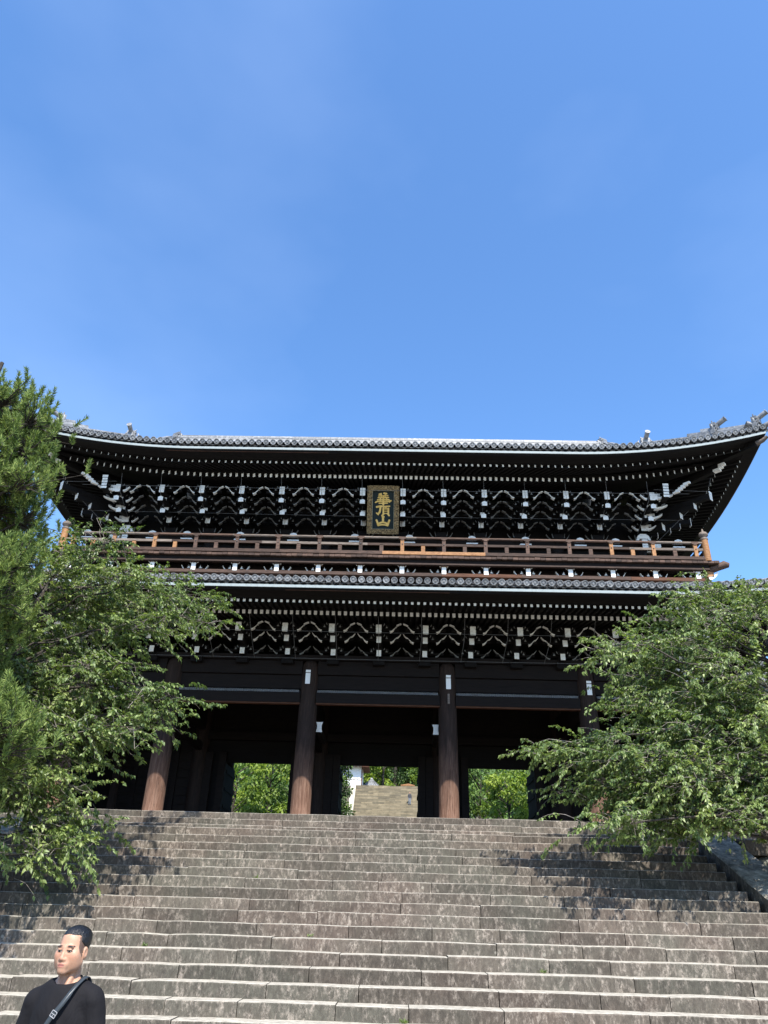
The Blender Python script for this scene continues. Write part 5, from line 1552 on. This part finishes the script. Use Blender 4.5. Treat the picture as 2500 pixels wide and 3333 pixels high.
def person(label, loc, body_yaw, head_yaw, head_pitch, res, height, face=True, top=None, legs=None, hair_back=True):
    """local frame: faces -y, his left is +x; standing, arms hanging"""
    S = height / 1.65
    hy_ = 1.533                      # height of the skull centre
    HS = .925
    Hm = rotz(head_yaw) @ np.array([[1, 0, 0], [0, math.cos(head_pitch), -math.sin(head_pitch)], [0, math.sin(head_pitch), math.cos(head_pitch)]])
    piv = np.array([0, .012, 1.42])
    def h(p):                        # head-local point -> body
        p = np.array(p, float) * HS + np.array([0, -.005, hy_]); return piv + Hm @ (p - piv)
    fine = np.arange(-.145, .1451, res * .55)
    wide = np.arange(-.36, .361, res * 1.5)
    xs = np.unique(np.concatenate([wide[(wide < -.145) | (wide > .145)], fine]))
    ys = np.unique(np.concatenate([np.arange(-.26, -.15, res), np.arange(-.15, .16, res * .6), np.arange(.16, .25, res)]))
    zs = np.unique(np.concatenate([np.arange(-.02, 1.33, res * 1.3), np.arange(1.33, 1.68, res * .55)]))
    B = Field(xs, ys, zs)
    E = lambda c, r, k=.012, sub=False: B.ell(h(c), np.array(r) * HS, k, Hm, sub)
    Cc = lambda a, b, ra, rb, k=.012: B.cap(h(a), h(b), ra * HS, rb * HS, k)
    # torso, limbs
    B.ell((0, .01, 1.19), (.135, .09, .20), .03); B.ell((0, .015, 1.02), (.138, .09, .16), .04); B.ell((0, .02, .88), (.155, .10, .13), .04)
    for s in (-1, 1):
        B.cap((s * .05, .02, 1.355), (s * .14, .015, 1.305), .042, .044, .03)
        B.cap((s * .155, .02, 1.29), (s * .212, .03, 1.06), .043, .036, .02); B.cap((s * .212, .03, 1.06), (s * .218, -.05, .83), .035, .024, .015)
        B.cap((s * .085, .02, .86), (s * .092, .0, .46), .078, .05, .03); B.cap((s * .092, .0, .46), (s * .098, .03, .08), .05, .036, .02)
        B.cap((s * .098, .03, .045), (s * .115, -.14, .03), .036, .03, .02)
        # hand: palm, four fingers, thumb, gently curled
        w = np.array([s * .218, -.055, .82]); B.ell(w + np.array([0, -.012, -.045]), (.018, .036, .048), .008)
        for i, (dy, L) in enumerate(((-.042, .062), (-.020, .072), (.002, .068), (.022, .052))):
            a = w + np.array([0, dy - .006, -.085]); m = a + np.array([-s * .004, -.004, -L * .5]); e = m + np.array([-s * .014, -.002, -L * .42])
            B.cap(a, m, .009, .0082, .004); B.cap(m, e, .0082, .0066, .004)
        a = w + np.array([-s * .006, -.038, -.03]); m = a + np.array([-s * .012, -.022, -.032]); B.cap(a, m, .011, .009, .005); B.cap(m, m + np.array([-s * .008, -.006, -.024]), .009, .007, .004)
    # neck and head
    B.cap((0, .034, 1.33), h((0, .030, -.05)), .056, .043, .025)
    for s in (-1, 1): B.cap((s * .022, -.045, 1.355), h((s * .050, .02, -.05)), .011, .012, .02)
    E((0, .016, .036), (.073, .094, .081)); E((0, -.020, -.03), (.066, .066, .088), .02)
    E((0, -.070, -.108), (.022, .018, .018), .018)
    for s in (-1, 1):
        Cc((s * .056, .004, -.066), (s * .014, -.064, -.112), .015, .012, .016)
        E((s * .046, -.050, -.030), (.026, .024, .028), .025)
        E((s * .046, -.026, -.068), (.026, .032, .036), .03)
        E((s * .030, -.079, .011), (.024, .009, .0065), .012)
        E((s * .0305, -.090, -.009), (.017, .012, .0085), .008, True)
        E((s * .0305, -.0735, -.0095), (.0125, .0115, .0085), .003)
        B.ell(h((s * .0305, -.0825, -.0025)), (.0165, .0055, .0028), .004, Hm)      # lid fold
        B.ell(h((s * .076, .014, -.018)), (.009, .019, .030), .006, Hm); B.ell(h((s * .084, .008, -.014)), (.005, .009, .017), .004, Hm, True)
    Cc((0, -.081, .004), (0, -.094, -.045), .0075, .0105, .012); E((0, -.094, -.049), (.012, .010, .009), .006)
    for s in (-1, 1): E((s * .0145, -.086, -.051), (.008, .010, .007), .006)
    E((0, -.076, -.078), (.030, .014, .022), .02)
    E((0, -.0880, -.0745), (.023, .006, .0050), .005); E((0, -.0870, -.0860), (.020, .0065, .0055), .005)
    B.ell(h((0, -.0950, -.0802)), (.020, .005, .0018), .002, Hm, True)
    V, Q = B.net()
    # paint: lips, brows, eyes, stubble
    loc_h = ((V - piv) @ Hm + piv - np.array([0, -.005, hy_])) / HS
    x, y, z = np.abs(loc_h[:, 0]), loc_h[:, 1], loc_h[:, 2]
    base = np.tile(np.array([[.40, .225, .145]]), (len(V), 1))
    def blend(w, c):
        w = np.clip(w, 0, 1)[:, None]; base[:] = base * (1 - w) + np.array(c) * w
    head = V[:, 2] > 1.36
    blend(head * (y < -.03) * np.exp(-(((x - .045) / .024) ** 2 + ((z + .034) / .022) ** 2)) * .35, (.44, .18, .115))
    blend(head * (y < -.05) * (np.exp(-((z + .046) / .014) ** 2 - (x / .014) ** 2)) * .3, (.44, .175, .115))
    blend(head * (y < -.02) * ((z < -.092) & (x < .055)) * .14, (.2, .14, .11)); blend(head * (y < -.08) * np.exp(-((z + .0655) / .005) ** 2 - (x / .024) ** 4) * .28, (.2, .14, .11))
    blend(head * (y < -.075) * np.clip(1.6 - ((x / .021) ** 2 + ((z + .0805) / .0115) ** 2) * 1.3, 0, 1), (.34, .135, .105))
    blend(head * (y < -.08) * np.exp(-((z + .0804) / .0018) ** 2) * (x < .021), (.12, .04, .035))
    blend(head * (y < -.055) * np.clip(2.2 - 2 * (((x - .033) / .020) ** 2 + ((z - .0135 + .05 * (x - .032)) / .0052) ** 2), 0, 1), (.018, .013, .011))
    ey = head * (y < -.06)
    er = ((x - .0305) / .0135) ** 2 + ((z + .0105) / .0050) ** 2
    blend(ey * (er < 1.5), (.03, .018, .014)); blend(ey * (er < .6), (.50, .46, .43)); blend(ey * (((x - .0305) / .0065) ** 2 + ((z + .010) / .0056) ** 2 < 1) * (er < .9), (.012, .008, .006))
    # short-cropped temples
    tmp = head * (x > .050) * (x < .0725) * (z > -.045 + .35 * np.clip(.005 - y, -.05, .1)) * (y > -.045) * (z < .06)
    blend(tmp * (loc_h[:, 1] > -.040) * .8, (.045, .035, .03)); blend(head * (y > .03) * (z > -.07), (.03, .025, .022))
    root = thing('person', label, 'person', loc)
    Rz = rotz(body_yaw)
    W = lambda P: (P * S) @ Rz.T
    body = put('body', field_mesh('body', W(V), Q, [M['skin']], base), root, loc)
    # hair swept back into a small knot
    hs = res * .6
    c0 = h((0, .02, .05))
    H = Field(np.arange(c0[0] - .17, c0[0] + .17, hs), np.arange(c0[1] - .19, c0[1] + .19, hs), np.arange(c0[2] - .14, c0[2] + .13, hs))
    H.ell(h((0, .020, .040)), np.array((.0775, .0985, .0825)) * HS, .004, Hm)
    if hair_back:
        H.ell(h((.004, .042, .070)), np.array((.064, .082, .046)) * HS, .015, Hm); H.ell(h((0, .125, .046)), (.024, .022, .024), .012, Hm)
    X, Y, Z = np.meshgrid(H.xs, H.ys, H.zs, indexing='ij')
    P = np.stack([X, Y, Z], -1).reshape(-1, 3); P = (((P - piv) @ Hm + piv - np.array([0, -.005, hy_])) / HS).reshape(X.shape + (3,))
    line = .076 - .80 * (P[..., 1] + .070) - .10 * np.maximum(0, np.abs(P[..., 0]) - .03) * np.where(P[..., 1] < -.03, -9, 1)
    line = np.maximum(line, -.055)
    H.F = np.maximum(H.F, (line - P[..., 2]) * .7)
    hv, hq = H.net(); hv = hv + np.stack([np.zeros(len(hv)), np.zeros(len(hv)), .0011 * np.sin(520 * hv[:, 0] + 40 * hv[:, 1])], 1); put('hair', field_mesh('hair', W(hv), hq, [M['hair']]), root, loc)
    # top: loose long-sleeved crew neck
    T = Field(np.arange(-.37, .371, res * 1.25), np.arange(-.22, .23, res * 1.25), np.arange(.70, 1.46, res * 1.25))
    T.ell((0, .008, 1.18), (.158, .116, .24), .03); T.ell((0, .012, .98), (.160, .120, .25), .05)
    for s in (-1, 1):
        T.cap((s * .055, .020, 1.356), (s * .148, .015, 1.305 + .012 * s), .052, .058, .035)
        T.cap((s * .160, .02, 1.290), (s * .218, .03, 1.06), .062, .055, .02); T.cap((s * .218, .03, 1.06), (s * .222, -.05, .84), .054, .042, .02)
    T.cap((0, .035, 1.35), (0, .012, 1.418), .082, .066, .02)
    X, Y, Z = np.meshgrid(T.xs, T.ys, T.zs, indexing='ij')
    neck = 1.392 + .30 * Y + .1 * Y * 0
    T.F = np.maximum(T.F, np.where(np.abs(X) < .12, Z - neck, -1)); T.F = np.maximum(T.F, np.where(np.abs(X) < .20, .80 - Z, -1))
    T.ell((0, .005, 1.405), (.066, .062, .05), .006, None, True)
    tv, tq = T.net()
    # soft drag folds from the armpits and along the sleeves
    ax_, ay_, az_ = tv[:, 0], tv[:, 1], tv[:, 2]
    rr = np.hypot(ax_, ay_) + 1e-6
    fold = np.sin(46 * (az_ + .75 * np.abs(ax_)) + 5 * np.sin(9 * ax_)) * np.exp(-((az_ - 1.12) / .16) ** 2) * .0035 + np.sin(31 * (az_ - .9 * ax_) + 2) * np.exp(-((az_ - 1.0) / .2) ** 2) * .004
    sl = np.abs(ax_) > .175
    fold = np.where(sl, np.sin(60 * az_ + 25 * ay_) * .003, fold)
    tv = tv + np.stack([ax_ / rr * fold * .4, ay_ / rr * fold, np.zeros(len(tv))], 1)
    put('sweater', field_mesh('sweater', W(tv), tq, [top]), root, loc)
    # trousers and shoes
    Tr = Field(np.arange(-.26, .261, res * 1.4), np.arange(-.2, .21, res * 1.4), np.arange(.03, 1.02, res * 1.4))
    Tr.ell((0, .018, .90), (.165, .112, .14), .03)
    for s in (-1, 1):
        Tr.cap((s * .088, .018, .86), (s * .094, .0, .46), .092, .072, .03); Tr.cap((s * .094, 0, .46), (s * .10, .025, .08), .071, .062, .02)
    X, Y, Z = np.meshgrid(Tr.xs, Tr.ys, Tr.zs, indexing='ij'); Tr.F = np.maximum(Tr.F, .07 - Z)
    v, q = Tr.net(); put('trousers', field_mesh('trousers', W(v), q, [legs]), root, loc)
    for s in (-1, 1):
        f = Field(np.arange(s * .105 - .09, s * .105 + .09, res * 1.3), np.arange(-.22, .14, res * 1.3), np.arange(-.02, .14, res * 1.3))
        f.cap((s * .098, .04, .05), (s * .115, -.15, .042), .05, .044, .02); f.cap((s * .098, .03, .06), (s * .098, .03, .10), .046, .044, .02)
        X, Y, Z = np.meshgrid(f.xs, f.ys, f.zs, indexing='ij'); f.F = np.maximum(f.F, -Z)
        v, q = f.net(); put('shoe', field_mesh('shoe', W(v), q, [M['shoe']]), root, loc)
    return root, (lambda p: Vector(loc) + Vector(tuple(Rz @ (np.array(p) * S))))

man, man_at = person('man in a black long-sleeved top with slicked-back hair, standing at the lower left', (-0.90, 4.62, 0.0), R(-8), R(-3), R(-2), .0072, 1.655, True, M['black_cloth'], M['charcoal_cloth'])

def bag():
    t = thing('shoulder_bag', 'small black crossbody bag on a thin buckled leather strap worn by the man', 'bag', man_at((-.20, -.10, .84)))
    pts = [(.095, .085, 1.36), (.102, .02, 1.408), (.090, -.055, 1.375), (.062, -.112, 1.30), (.02, -.136, 1.23), (-.035, -.146, 1.12), (-.09, -.145, 1.01), (-.15, -.125, .91), (-.185, -.10, .86)]
    back = [(.095, .085, 1.36), (.06, .145, 1.28), (0, .155, 1.14), (-.09, .15, 1.0), (-.17, .10, .90), (-.20, .02, .86)]
    def smooth(p, n=5):
        p = [Vector(q) for q in p]; o = []
        for i in range(len(p) - 1):
            a, b, c, d = p[max(0, i - 1)], p[i], p[i + 1], p[min(len(p) - 1, i + 2)]
            for k in range(n):
                s = k / n; o.append(.5 * ((2 * b) + (c - a) * s + (2 * a - 5 * b + 4 * c - d) * s * s + (3 * b - a - 3 * c + d) * s ** 3))
        return o + [p[-1]]
    for line in (pts, back):
        P = smooth(line); b = MB(); rows = []
        for i, p in enumerate(P):
            d = (P[min(i + 1, len(P) - 1)] - P[max(0, i - 1)]).normalized()
            nrm = Vector((p.x * .4, p.y - .01, 0.25 if p.z > 1.34 else 0)).normalized(); w = d.cross(nrm).normalized(); nrm = w.cross(d) * -1 if w.cross(d).dot(nrm) < 0 else w.cross(d)
            rows.append([man_at(p + w * a + nrm * c) for a, c in ((-.0115, 0), (-.0115, .004), (.0115, .004), (.0115, 0))])
        b.grid(rows, 0, True, close=True); b.build('strap', M['strap'], t, man_at(line[2]))
    b = MB(); c = Vector((.036, -.136, 1.255)); ax = (Vector((-.035, -.146, 1.12)) - Vector((.060, -.112, 1.32))).normalized(); sd = Vector((ax.z, 0, -ax.x)).normalized()
    ring = [c + ax * a * .0135 + sd * s * .0135 for a, s in ((-1, -1), (1, -1), (1, 1), (-1, 1), (-1, -1))]
    for i in range(4): b.tube([man_at(ring[i]), man_at(ring[i + 1])], .0022, 6)
    b.tube([man_at(c - sd * .013), man_at(c + sd * .013)], .0018, 6); b.tube([man_at(c), man_at(c + ax * .013)], .0016, 6)
    b.build('buckle', M['buckle'], t, man_at(c))
    b = MB(); r = Matrix.Rotation(R(-8), 3, 'Z') @ Matrix.Rotation(R(-30), 3, 'Z'); b.box(man_at((-.215, -.11, .78)), (.17, .06, .14), r); b.box(man_at((-.215, -.11, .835)), (.175, .07, .03), r)
    b.build('pouch', M['strap'], t, man_at((-.215, -.11, .78)))
bag()
FK = 12
person('distant person in a dark top and grey trousers standing on the far stairs', (2.66, 107 - .32 * FK + .16, 17.17 - .24 * FK), R(10), R(5), 0, .022, 1.68, False, M['charcoal_cloth'], M['grey_cloth'], False)
